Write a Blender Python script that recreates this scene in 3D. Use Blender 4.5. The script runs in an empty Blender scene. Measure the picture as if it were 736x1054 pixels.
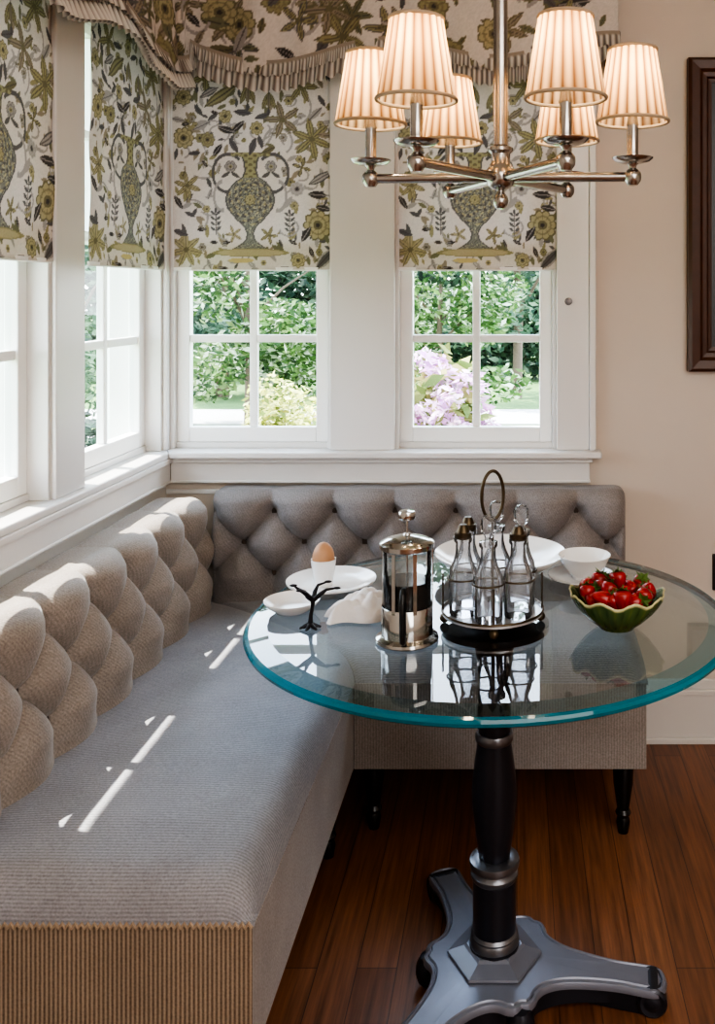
import bpy, math, random
import numpy as np
from mathutils import Vector, Matrix
PI = math.pi
COL = bpy.context.scene.collection
sin, cos, rad = math.sin, math.cos, math.radians

# ------------------------------------------------------------------ materials
def lin(c):
    out = []
    for v in c[:3]:
        v = v / 255.0
        out.append(v / 12.92 if v <= .04045 else ((v + .055) / 1.055) ** 2.4)
    return tuple(out) + (1.0,)

class NT:
    def __init__(s, name):
        s.m = bpy.data.materials.new(name); s.m.use_nodes = True
        s.t = s.m.node_tree; s.t.nodes.clear()
        s.out = s.n('ShaderNodeOutputMaterial')
    def n(s, typ, **kw):
        nd = s.t.nodes.new(typ)
        for k, v in kw.items():
            if k in nd.inputs.keys() if hasattr(nd.inputs, 'keys') else False: nd.inputs[k].default_value = v
            else: setattr(nd, k, v)
        return nd
    def l(s, a, ao, b, bi): s.t.links.new(a.outputs[ao], b.inputs[bi])
    def math(s, op, a, b=None, c=None):
        nd = s.t.nodes.new('ShaderNodeMath'); nd.operation = op
        for i, v in enumerate((a, b, c)):
            if v is None: continue
            if isinstance(v, (int, float)): nd.inputs[i].default_value = v
            else: s.t.links.new(v, nd.inputs[i])
        return nd.outputs[0]
    def mix(s, fac, a, b, blend='MIX'):
        nd = s.t.nodes.new('ShaderNodeMix'); nd.data_type = 'RGBA'; nd.blend_type = blend
        for i, v in ((0, fac), (6, a), (7, b)):
            if isinstance(v, (int, float)): nd.inputs[i].default_value = v
            elif isinstance(v, tuple): nd.inputs[i].default_value = v
            else: s.t.links.new(v, nd.inputs[i])
        return nd.outputs[2]
    def noise(s, scale, vec=None, detail=3, rough=.5):
        nd = s.n('ShaderNodeTexNoise'); nd.inputs['Scale'].default_value = scale
        nd.inputs['Detail'].default_value = detail; nd.inputs['Roughness'].default_value = rough
        if vec is not None: s.t.links.new(vec, nd.inputs['Vector'])
        return nd.outputs['Fac']
    def coord(s, which='Object', scale=None):
        tc = s.n('ShaderNodeTexCoord')
        if scale is None: return tc.outputs[which]
        mp = s.n('ShaderNodeMapping'); mp.inputs['Scale'].default_value = scale
        s.l(tc, which, mp, 'Vector'); return mp.outputs['Vector']
    def ramp(s, fac, stops):
        r = s.n('ShaderNodeValToRGB'); e = r.color_ramp.elements
        while len(e) < len(stops): e.new(.5)
        for el, (p, c) in zip(e, stops): el.position = p; el.color = c
        s.t.links.new(fac, r.inputs[0]); return r.outputs[0]
    def bump(s, h, strength=.3, dist=.002):
        b = s.n('ShaderNodeBump'); b.inputs['Strength'].default_value = strength; b.inputs['Distance'].default_value = dist
        s.t.links.new(h, b.inputs['Height']); return b.outputs['Normal']
    def principled(s, col, rough=.5, metal=0., normal=None, **kw):
        p = s.n('ShaderNodeBsdfPrincipled')
        for k, v in (('Base Color', col), ('Roughness', rough), ('Metallic', metal)):
            if isinstance(v, (int, float, tuple)): p.inputs[k].default_value = v
            else: s.t.links.new(v, p.inputs[k])
        if normal is not None: s.t.links.new(normal, p.inputs['Normal'])
        for k, v in kw.items(): p.inputs[k.replace('_', ' ')].default_value = v
        s.l(p, 'BSDF', s.out, 'Surface'); return p

def plain(name, c, rough=.5, metal=0., nz=0., nscale=40, bump=0., **kw):
    t = NT(name); L = lin(c)
    col = L
    if nz or bump:
        f = t.noise(nscale, t.coord())
        if nz: col = t.mix(f, tuple(x * (1 - nz) for x in L[:3]) + (1,), tuple(min(1, x * (1 + nz)) for x in L[:3]) + (1,))
        t.principled(col, rough, metal, t.bump(f, bump, .004) if bump else None, **kw)
    else: t.principled(col, rough, metal, **kw)
    return t.m

def fabric(name, stripes, amp, dark=(128, 119, 113), light=(186, 178, 173), pitch=.0072, attr=False):
    """woven twill; stripes = coefficients of x, y, z for the rib direction"""
    t = NT(name); v = t.coord()
    sp = t.n('ShaderNodeSeparateXYZ'); t.t.links.new(v, sp.inputs[0])
    acc = None
    for i, k in enumerate(stripes):
        if not k: continue
        q = t.math('MULTIPLY', sp.outputs[i], k)
        acc = q if acc is None else t.math('ADD', acc, q)
    if attr:
        at = t.n('ShaderNodeAttribute'); at.attribute_name = 'paint'; acc = at.outputs['Fac']
    w = t.math('SINE', t.math('MULTIPLY', acc, 2 * PI / pitch))
    w = t.math('MULTIPLY_ADD', w, .5, .5)
    n1 = t.noise(260, v, 2); n2 = t.noise(9, v, 3)
    f = t.math('MULTIPLY_ADD', w, amp, t.math('MULTIPLY', n1, 1 - amp))
    c = t.ramp(f, [(.15, lin(dark)), (.85, lin(light))])
    c = t.mix(t.math('MULTIPLY', n2, .5), c, lin((150, 142, 136)), 'MULTIPLY')
    h = t.math('ADD', t.math('MULTIPLY', w, amp), t.math('MULTIPLY', n1, .5))
    p = t.principled(c, .88, 0, t.bump(h, .5, .002))
    p.inputs['Sheen Weight'].default_value = .25; p.inputs['Sheen Roughness'].default_value = .4
    return t.m

def vcol(name, rough=.85, trans=0., rib=True, spec=.2, bump=.15, trcol=None):
    """material driven by the painted colour attribute 'paint'"""
    t = NT(name); a = t.n('ShaderNodeAttribute'); a.attribute_name = 'paint'
    nb = t.bump(t.noise(500, t.coord(), 2), bump, .001)
    p = t.principled((1, 1, 1, 1), rough, 0, nb); p.inputs['Specular IOR Level'].default_value = spec
    t.l(a, 'Color', p, 'Base Color')
    if trans:
        tr = t.n('ShaderNodeBsdfTranslucent')
        if trcol: t.t.links.new(t.mix(1., a.outputs['Color'], trcol, 'MULTIPLY'), tr.inputs['Color'])
        else: t.l(a, 'Color', tr, 'Color')
        mx = t.n('ShaderNodeMixShader'); mx.inputs[0].default_value = trans
        t.l(p, 'BSDF', mx, 1); t.l(tr, 'BSDF', mx, 2); t.l(mx, 'Shader', t.out, 'Surface')
    return t.m

def thin_glass(name, tint, ior=1.45, body=0., bodycol=(1, 1, 1, 1), rough=0.):
    t = NT(name)
    tr = t.n('ShaderNodeBsdfTransparent'); tr.inputs['Color'].default_value = tint
    gl = t.n('ShaderNodeBsdfGlossy'); gl.inputs['Roughness'].default_value = rough
    fr = t.n('ShaderNodeFresnel'); fr.inputs['IOR'].default_value = ior
    src = (tr, 'BSDF')
    if body:
        df = t.n('ShaderNodeBsdfDiffuse'); df.inputs['Color'].default_value = bodycol
        tl = t.n('ShaderNodeBsdfTranslucent'); tl.inputs['Color'].default_value = bodycol
        m0 = t.n('ShaderNodeMixShader'); m0.inputs[0].default_value = .5
        t.l(df, 'BSDF', m0, 1); t.l(tl, 'BSDF', m0, 2)
        m1 = t.n('ShaderNodeMixShader'); m1.inputs[0].default_value = body
        t.l(tr, 'BSDF', m1, 1); t.l(m0, 'Shader', m1, 2); src = (m1, 'Shader')
    mx = t.n('ShaderNodeMixShader')
    t.l(fr, 'Fac', mx, 0); t.l(src[0], src[1], mx, 1); t.l(gl, 'BSDF', mx, 2); t.l(mx, 'Shader', t.out, 'Surface')
    return t.m

def wood_floor():
    t = NT('oak_floor'); v = t.coord()
    mp = t.n('ShaderNodeMapping'); mp.inputs['Rotation'].default_value = (0, 0, PI / 2)
    t.t.links.new(v, mp.inputs['Vector'])
    b = t.n('ShaderNodeTexBrick'); b.offset = .37; b.inputs['Scale'].default_value = 1.
    b.inputs['Brick Width'].default_value = 1.4; b.inputs['Row Height'].default_value = .083
    b.inputs['Mortar Size'].default_value = .0012; b.inputs['Mortar Smooth'].default_value = .3
    b.inputs['Color1'].default_value = lin((158, 108, 76)); b.inputs['Color2'].default_value = lin((130, 86, 60))
    b.inputs['Mortar'].default_value = lin((78, 54, 40)); t.t.links.new(mp.outputs[0], b.inputs['Vector'])
    g = t.noise(1., t.coord('Object', (85, 3.2, 1)), 6, .65)
    g2 = t.noise(1., t.coord('Object', (260, 6, 1)), 3, .6)
    cg = t.ramp(g, [(.3, (.42, .40, .38, 1)), (.7, (1.25, 1.15, 1.05, 1))])
    c = t.mix(1., b.outputs['Color'], cg, 'MULTIPLY')
    c = t.mix(t.math('MULTIPLY', g2, .35), c, lin((88, 56, 38)))
    rf = t.math('MULTIPLY_ADD', g, .25, .22)
    t.principled(c, rf, 0, t.bump(t.math('ADD', g, t.math('MULTIPLY', b.outputs['Fac'], -2.)), .12, .002))
    return t.m

M = {}
M['wall'] = plain('painted_wall', (206, 194, 182), .75, nz=.03, nscale=6, bump=.05)
M['wall_white'] = plain('painted_wall_white', (226, 222, 214), .7, nz=.02, nscale=5, bump=.03)
M['ceiling'] = plain('ceiling_paint', (236, 232, 226), .8, bump=.03)
M['trim'] = plain('white_gloss_trim', (218, 215, 212), .32, nz=.015, nscale=8, bump=.02)
M['sash'] = plain('white_sash_paint', (240, 239, 236), .3)
M['floor'] = wood_floor()
M['seatfab'] = fabric('seat_twill_daylit', (0, 1, -1), .26, (124, 123, 128), (182, 183, 190), attr=True)  # same cloth as the panels, cool window light put into its colour
M['endfab'] = fabric('panel_ribbed_x_warmlit', (1, 0, 0), .6, (100, 84, 69), (174, 155, 135))  # same grey cloth, browned: warm room light put into the colour
M['sidefab'] = fabric('panel_twill_y', (0, 1, 0), .2)
M['frontfab'] = fabric('panel_twill_x', (1, 0, 0), .25)
M['backfab_l'] = fabric('backrest_twill_y', (0, 1, .6), .12, (128, 117, 109), (184, 174, 166))
M['backfab_b'] = fabric('backrest_twill_x', (1, 0, .6), .10, (120, 114, 112), (172, 165, 164))
M['button'] = plain('button_cloth', (74, 64, 58), .9, bump=.3, nscale=300)
M['piping'] = plain('welt_cord', (168, 148, 126), .85, nz=.35, nscale=160, bump=.4)
M['blackleg'] = plain('black_lacquer', (16, 15, 16), .22, nz=.2, nscale=30)
M['iron'] = plain('gunmetal_pale_sheen', (126, 130, 144), .34, .35, nz=.12, nscale=18, bump=.06)  # paler than dark_gunmetal: window reflection on the base top put into the colour
M['iron_dark'] = plain('dark_gunmetal', (44, 45, 54), .3, .4, nz=.2, nscale=14, bump=.05)
M['pewter'] = plain('pewter_ring', (120, 122, 128), .3, .85, nz=.1, nscale=30)
M['chrome'] = plain('polished_steel', (188, 188, 186), .12, 1., nz=.03, nscale=20)
M['nickel'] = plain('aged_nickel', (176, 172, 168), .22, 1., nz=.12, nscale=25)
M['tray'] = plain('silvered_tray', (214, 216, 220), .25, .55, nz=.05, nscale=30)
M['bronze'] = plain('dark_bronze_wire', (84, 72, 56), .35, .8, nz=.2, nscale=60)
M['porcelain'] = plain('white_porcelain', (240, 240, 240), .15, nz=.01, nscale=5)
M['linen'] = plain('white_linen', (242, 240, 240), .85, bump=.25, nscale=350)
M['egg'] = plain('brown_eggshell', (190, 144, 108), .5, nz=.08, nscale=90, bump=.06)
M['coffee'] = plain('black_coffee', (14, 9, 8), .08, nz=.1, nscale=5)
M['blackplastic'] = plain('black_handle', (20, 20, 22), .35, nz=.1, nscale=50)
M['blackiron'] = plain('black_cast_iron', (26, 24, 30), .5, .3, bump=.2, nscale=120)
M['pane'] = thin_glass('window_glass', (.97, .985, .98, 1), 1.35)
M['crystal'] = thin_glass('cruet_glass', (.97, .98, 1, 1), 1.40, .13, (1, 1, 1, 1), .02)
M['beaker'] = thin_glass('beaker_glass', (.97, .985, .985, 1), 1.25, .03)
M['top'] = thin_glass('table_glass', (.89, .965, .985, 1), 1.85)
M['bevel'] = thin_glass('table_glass_bevel', (.62, .86, .93, 1), 1.8)
M['frame'] = plain('mahogany_frame', (72, 39, 20), .4, nz=.3, nscale=22, bump=.05)
M['canvas'] = plain('dark_panel', (30, 24, 28), .35, nz=.3, nscale=4)
M['lawn'] = plain('lawn_grass', (92, 120, 66), .9, nz=.3, nscale=3, bump=.5)
M['drive'] = plain('pale_gravel', (178, 174, 170), .9, nz=.1, nscale=20, bump=.3)
M['bark'] = plain('tree_bark', (96, 82, 70), .9, nz=.3, nscale=14, bump=.5)
M['leaf'] = vcol('leaves', .6, .35, bump=.05)
M['petal'] = vcol('petals', .7, .3, bump=.05)
M['print'] = vcol('printed_linen', .9, .08)
M['ruffle'] = vcol('striped_ruffle', .9, .12)
M['shade'] = vcol('pleated_silk', .8, .62, bump=.05, trcol=(1., .82, .62, 1))
M['shadetrim'] = plain('shade_band', (176, 158, 136), .8, bump=.1, nscale=200)
M['bowl'] = vcol('green_majolica', .22, 0, spec=.5, bump=.05)
M['berry'] = vcol('strawberry_skin', .25, 0, spec=.5, bump=.1)
M['calyx'] = plain('berry_leaf', (78, 104, 40), .6, nz=.3, nscale=120)
M['knob'] = plain('grey_metal_knob', (120, 116, 116), .4, .6, nz=.1)
M['outlet'] = plain('bronze_plate', (44, 34, 30), .45, .3, nz=.1)

def rim_mat():
    t = NT('table_glass_edge')
    tr = t.n('ShaderNodeBsdfTransparent'); tr.inputs['Color'].default_value = (.03, .42, .55, 1)
    df = t.n('ShaderNodeBsdfDiffuse'); df.inputs['Color'].default_value = (.008, .28, .40, 1)
    gl = t.n('ShaderNodeBsdfGlossy'); gl.inputs['Roughness'].default_value = .05
    fr = t.n('ShaderNodeFresnel'); fr.inputs['IOR'].default_value = 1.5
    m0 = t.n('ShaderNodeMixShader'); m0.inputs[0].default_value = .45
    t.l(tr, 'BSDF', m0, 1); t.l(df, 'BSDF', m0, 2)
    mx = t.n('ShaderNodeMixShader'); t.l(fr, 'Fac', mx, 0); t.l(m0, 'Shader', mx, 1); t.l(gl, 'BSDF', mx, 2)
    t.l(mx, 'Shader', t.out, 'Surface'); return t.m
M['rim'] = rim_mat()
def bulb_mat():
    t = NT('glowing_bulb'); e = t.n('ShaderNodeEmission'); e.inputs['Color'].default_value = (1, .82, .6, 1); e.inputs['Strength'].default_value = 14
    t.l(e, 'Emission', t.out, 'Surface'); return t.m
M['bulb'] = bulb_mat()

# ------------------------------------------------------------------ mesh builder
class MB:
    def __init__(s): s.v = []; s.f = []; s.mi = []; s.c = None
    def add(s, vs, fs, mi=0):
        b = len(s.v); s.v += [tuple(p) for p in vs]
        s.f += [tuple(i + b for i in f) for f in fs]; s.mi += [mi] * len(fs); return s
    def box(s, x0, x1, y0, y1, z0, z1, mi=0):
        return s.add([(x0,y0,z0),(x1,y0,z0),(x1,y1,z0),(x0,y1,z0),(x0,y0,z1),(x1,y0,z1),(x1,y1,z1),(x0,y1,z1)],
                     [(0,3,2,1),(4,5,6,7),(0,1,5,4),(1,2,6,5),(2,3,7,6),(3,0,4,7)], mi)
    def prism(s, pts, z0, z1, mi=0):
        n = len(pts)
        return s.add([(x, y, z0) for x, y in pts] + [(x, y, z1) for x, y in pts],
                     [tuple(range(n))[::-1], tuple(range(n, 2*n))] + [(i, (i+1) % n, n+(i+1) % n, n+i) for i in range(n)], mi)
    def lathe(s, prof, n=32, c=(0, 0, 0), mat=None, mi=0, mod=None, close=False):
        vs = []; fs = []
        for k, (r, z) in enumerate(prof):
            for i in range(n):
                a = 2 * PI * i / n
                q = r if mod is None else mod(r, z, a, k)
                zz = z
                if isinstance(q, tuple): q, zz = q
                vs.append(Vector((q * cos(a), q * sin(a), zz)))
        m = len(prof)
        for k in range(m - 1 + (1 if close else 0)):
            for i in range(n):
                j = (i + 1) % n; k2 = (k + 1) % m
                fs.append((k*n+i, k*n+j, k2*n+j, k2*n+i))
        if not close:
            if prof[0][0] > 1e-6: fs.append(tuple(range(n))[::-1])
            if prof[-1][0] > 1e-6: fs.append(tuple(range((m-1)*n, m*n)))
        if mat is not None: vs = [mat @ v for v in vs]
        vs = [v + Vector(c) for v in vs]
        return s.add(vs, fs, mi)
    def tube(s, pts, r, n=10, closed=False, caps=True, mi=0):
        pts = [Vector(p) for p in pts]; m = len(pts)
        rs = r if isinstance(r, (list, tuple)) else [r] * m
        vs = []; fs = []; up = None
        for i, p in enumerate(pts):
            a = pts[(i-1) % m] if (closed or i > 0) else p
            b = pts[(i+1) % m] if (closed or i < m-1) else p
            t = (b - a).normalized()
            if up is None:
                up = Vector((0, 0, 1)) if abs(t.z) < .9 else Vector((1, 0, 0))
            u = (up - t * up.dot(t))
            if u.length < 1e-5: u = t.orthogonal()
            u.normalize(); w = t.cross(u); up = u
            for k in range(n):
                an = 2 * PI * k / n
                vs.append(p + u * (rs[i] * cos(an)) + w * (rs[i] * sin(an)))
        for i in range(m if closed else m - 1):
            i2 = (i + 1) % m
            for k in range(n):
                k2 = (k + 1) % n
                fs.append((i*n+k, i*n+k2, i2*n+k2, i2*n+k))
        if caps and not closed: fs += [tuple(range(n))[::-1], tuple(range((m-1)*n, m*n))]
        return s.add(vs, fs, mi)
    def sphere(s, c, r, n=16, sc=(1, 1, 1), mi=0):
        k = n // 2
        prof = [(max(r * sin(PI * i / k), 1e-7), -r * cos(PI * i / k)) for i in range(k + 1)]
        return s.lathe(prof, n, c, Matrix.Diagonal((sc[0], sc[1], sc[2])), mi)
    def grid(s, P, mi=0, wrap=False):
        """P: array (a, b, 3)"""
        a, b = P.shape[:2]
        base = len(s.v); s.v += [tuple(p) for p in P.reshape(-1, 3).tolist()]
        fs = []
        for i in range(a - 1):
            for j in range(b - 1 + (1 if wrap else 0)):
                j2 = (j + 1) % b
                fs.append((base+i*b+j, base+i*b+j2, base+(i+1)*b+j2, base+(i+1)*b+j))
        s.f += fs; s.mi += [mi] * len(fs); return s
    def mesh(s, name, mats, smooth=True, angle=40, colors=None):
        me = bpy.data.meshes.new(name); me.from_pydata(s.v, [], s.f); me.update()
        for m in (mats if isinstance(mats, (list, tuple)) else [mats]): me.materials.append(m)
        if any(s.mi): me.polygons.foreach_set('material_index', s.mi)
        if smooth:
            me.polygons.foreach_set('use_smooth', [True] * len(s.f))
            if angle < 180: me.set_sharp_from_angle(angle=rad(angle))
        if colors is not None:
            at = me.color_attributes.new('paint', 'FLOAT_COLOR', 'POINT')
            c = np.ones((len(s.v), 4), dtype=np.float32); c[:, :3] = np.asarray(colors, dtype=np.float32).reshape(-1, 3)
            at.data.foreach_set('color', c.ravel())
        return me
    def obj(s, name, mats, parent=None, bevel=0., smooth=True, angle=40, colors=None, recalc=True):
        me = s.mesh(name, mats, smooth, angle, colors)
        if recalc:
            import bmesh
            bm = bmesh.new(); bm.from_mesh(me)
            bmesh.ops.recalc_face_normals(bm, faces=bm.faces); bm.to_mesh(me); bm.free()
        return link(name, me, parent, bevel)

def link(name, me, parent=None, bevel=0.):
    o = bpy.data.objects.new(name, me); COL.objects.link(o)
    if parent is not None: o.parent = parent
    if bevel:
        b = o.modifiers.new('bevel', 'BEVEL'); b.width = bevel; b.segments = 2; b.limit_method = 'ANGLE'; b.angle_limit = rad(50)
    return o

def tag(o, label, cat, group=None):
    o['label'] = label; o['category'] = cat
    if group: o['group'] = group
    return o
def empty(name, loc, label, cat, group=None, rz=0.):
    o = bpy.data.objects.new(name, None); COL.objects.link(o); o.location = loc; o.rotation_euler = (0, 0, rz)
    o.empty_display_size = .05
    return tag(o, label, cat, group)
def struct(o): o['kind'] = 'structure'; return o
def copy_tree(o, parent=None):
    c = o.copy(); COL.objects.link(c)
    if parent is not None: c.parent = parent
    for ch in list(o.children): copy_tree(ch, c)
    return c

# ------------------------------------------------------------------ camera
F, VX, VY, CZ, W, H = 950.0, 532.0, 303.0, 1.40, 736.0, 1054.0
cam = bpy.data.cameras.new('camera'); co = bpy.data.objects.new('camera', cam); COL.objects.link(co)
co.location = (0, 0, CZ); co.rotation_euler = (PI / 2, 0, 0)
cam.sensor_fit = 'HORIZONTAL'; cam.sensor_width = 36; cam.lens = F / W * 36
cam.shift_x = -(VX - W / 2) / W; cam.shift_y = -(H / 2 - VY) / W
cam.clip_start = .05; cam.clip_end = 300
bpy.context.scene.camera = co

# ------------------------------------------------------------------ room shell
XL, YB, ZC = -1.10, 2.895, 2.62
XR, YF = 2.6, -2.4
T = .16
WZ0, WZ1 = .915, 2.16
back_op = [(-1.088, -.583), (-.381, .124)]
left_op = [(1.65, 2.18), (2.327, 2.865)]
def wall_with_openings(a0, a1, ops, z0, z1, ly0, ly1):
    m = MB(); m.box(a0, a1, ly0, ly1, z0, WZ0 - .02); m.box(a0, a1, ly0, ly1, WZ1, z1)
    cur = a0
    for o0, o1 in ops: m.box(cur, o0, ly0, ly1, WZ0 - .02, WZ1); cur = o1
    m.box(cur, a1, ly0, ly1, WZ0 - .02, WZ1); return m
o = wall_with_openings(XL - T, .26, back_op, -.45, ZC, 0, T)
o = o.box(.26, XR + T, 0, T, -.45, ZC).obj('wall_back', M['wall'], smooth=False); o.location = (0, YB, 0); struct(o)
o = wall_with_openings(YF, YB, left_op, -.45, ZC, 0, T).obj('wall_left', M['wall_white'], smooth=False)
o.location = (XL, 0, 0); o.rotation_euler = (0, 0, PI / 2); struct(o)
struct(MB().box(XR, XR + T, YF, YB, 0, ZC).obj('wall_right', M['wall'], smooth=False))
struct(MB().box(XL - T, XR + T, YF - T, YF, 0, ZC).obj('wall_rear', M['wall_white'], smooth=False))
struct(MB().box(XL, XR, YF, YB, -.1, 0).obj('floor', M['floor'], smooth=False))
struct(MB().box(XL - T, XR + T, YF - T, YB + T, ZC, ZC + .1).obj('ceiling', M['ceiling'], smooth=False))
struct(MB().box(-1.824, XL - T, -1, YB + .6, 2.60, 2.72).obj('sun_cut_eave', M['trim'], smooth=False))  # unseen eave added to cut the sun to a thin streak on the seat

# baseboards (stepped profile)
def base_profile(axis0, axis1, name, along_x=True):
    m = MB()
    for d, z0, z1 in ((.026, 0, .018), (.016, .018, .150), (.022, .150, .166), (.012, .166, .196)):
        if along_x: m.box(axis0, axis1, YB - d, YB, z0, z1)
        else: m.box(XL, XL + d, axis0, axis1, z0, z1)
    return struct(m.obj(name, M['trim'], bevel=.002, smooth=False))
base_profile(.36, XR, 'baseboard_back'); base_profile(YF, 1.45, 'baseboard_left', False)

# window casings, sills, aprons
def trim(name, boxes, bevel=.003, loc=(0, 0, 0), rz=0.):
    m = MB()
    for b in boxes: m.box(*b)
    o = m.obj(name, M['trim'], bevel=bevel, smooth=False); o.location = loc; o.rotation_euler = (0, 0, rz); return struct(o)
BL = (0, YB, 0)
trim('trim_1', [(-.583, -.381, -.02, 0, WZ0, WZ1 + .1), ], loc=BL)                                   # post between back windows
trim('trim_2', [(.124, .226, -.02, 0, WZ0, WZ1 + .1), (.226, .246, -.03, 0, WZ0, WZ1 + .1)], loc=BL)    # right casing
trim('trim_3', [(-1.10, -1.088, -.014, 0, WZ0, WZ1 + .1)], loc=BL)
trim('trim_4', [(-1.10, .246, -.018, 0, WZ1, WZ1 + .11)], loc=BL)                                       # head
LL = (XL, 0, 0); R90 = PI / 2
trim('trim_5', [(2.18, 2.327, -.012, 0, WZ0, WZ1 + .1)], loc=LL, rz=R90)
trim('trim_6', [(1.5, 1.65, -.012, 0, WZ0, WZ1 + .1)], loc=LL, rz=R90)
trim('trim_7', [(1.5, 2.87, -.012, 0, WZ1, WZ1 + .11)], loc=LL, rz=R90)
trim('trim_8', [(2.865, 2.893, -.012, 0, WZ0, WZ1 + .1)], loc=LL, rz=R90)
# sills
m = MB(); m.prism([(-1.068, 2.83), (.262, 2.83), (.262, YB), (.124, YB), (.124, YB + .06), (-1.088, YB + .06), (-1.10, YB)], WZ0 - .02, WZ0)
struct(m.obj('trim_sill_back', M['trim'], bevel=.005, smooth=False))
m = MB(); m.prism([(-1.068, 1.3), (-1.068, 2.83), (-1.10, YB), (-1.19, YB - .03), (-1.19, 1.3)], WZ0 - .02, WZ0)
struct(m.obj('trim_sill_left', M['trim'], bevel=.005, smooth=False))
trim('trim_apron_back', [(-1.078, .227, -.022, 0, .813, WZ0 - .02), (-1.078, .236, -.038, 0, .878, WZ0 - .02), (-1.078, .229, -.026, 0, .813, .822)], loc=BL)
trim('trim_apron_left', [(1.3, 2.873, -.022, 0, .813, WZ0 - .02), (1.3, 2.86, -.034, 0, .878, WZ0 - .02), (1.3, 2.87, -.026, 0, .813, .822)], loc=LL, rz=R90)
trim('trim_rail_back', [(-1.098, .227, -.008, 0, .775, .79)], loc=BL)

def window(name, a0, a1, rec, loc, rz):
    root = bpy.data.objects.new(name, None); COL.objects.link(root); root.location = loc; root.rotation_euler = (0, 0, rz); struct(root)
    fr = MB(); j = .012; y1 = T
    fr.box(a0, a0 + j, 0.001, y1, WZ0, WZ1); fr.box(a1 - j, a1, 0.001, y1, WZ0, WZ1)
    fr.box(a0 + j, a1 - j, 0.001, y1, WZ1 - j, WZ1); fr.box(a0 + j, a1 - j, rec - .005, y1, WZ0, WZ0 + .018)
    fr.obj('window_frame', M['trim'], root, bevel=.002, smooth=False)
    x0, x1 = a0 + j, a1 - j; mid = 1.54
    for k, (z0, z1, y0) in enumerate(((WZ0 + .018, mid + .03, rec), (mid, WZ1 - j, rec + .036))):
        sw = .04; y2 = y0 + .034; bot = .047 if k == 0 else .03
        s = MB(); s.box(x0, x0 + sw, y0, y2, z0, z1); s.box(x1 - sw, x1, y0, y2, z0, z1)
        s.box(x0 + sw, x1 - sw, y0, y2, z0, z0 + bot); s.box(x0 + sw, x1 - sw, y0, y2, z1 - .03, z1)
        so = s.obj('sash', M['sash'], root, bevel=.003, smooth=False)
        g0, g1, h0, h1 = x0 + sw, x1 - sw, z0 + bot, z1 - .03
        gm = (g0 + g1) / 2; hm = (h0 + h1) / 2; q = .0120; c = (y0 + y2) / 2
        u = MB(); u.box(gm - q, gm + q, c - .011, c + .011, h0, h1)
        u.box(g0, gm - q, c - .011, c + .011, hm - q, hm + q); u.box(gm + q, g1, c - .011, c + .011, hm - q, hm + q)
        u.obj('muntin', M['sash'], so, bevel=.003, smooth=False)
        MB().add([(g0, c, h0), (g1, c, h0), (g1, c, h1), (g0, c, h1)], [(0, 1, 2, 3)]).obj('glass_pane', M['pane'], so, smooth=False, recalc=False)
window('window_1', *back_op[0], .026, BL, 0); window('window_2', *back_op[1], .026, BL, 0)
window('window_3', *left_op[0], .05, LL, R90); window('window_4', *left_op[1], .05, LL, R90)
k = MB(); k.lathe([(.0001, -.014), (.008, -.013), (.010, -.008), (.006, -.004), (.006, 0), (.012, .001), (.012, .003)], 16, (0, 0, 0), Matrix.Rotation(-PI / 2, 3, 'X'))
ko = k.obj('casing_knob', M['knob']); ko.location = (.161, YB - .0225, 1.378)
tag(ko, 'small round grey metal knob on the white casing right of the window', 'knob')

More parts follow.
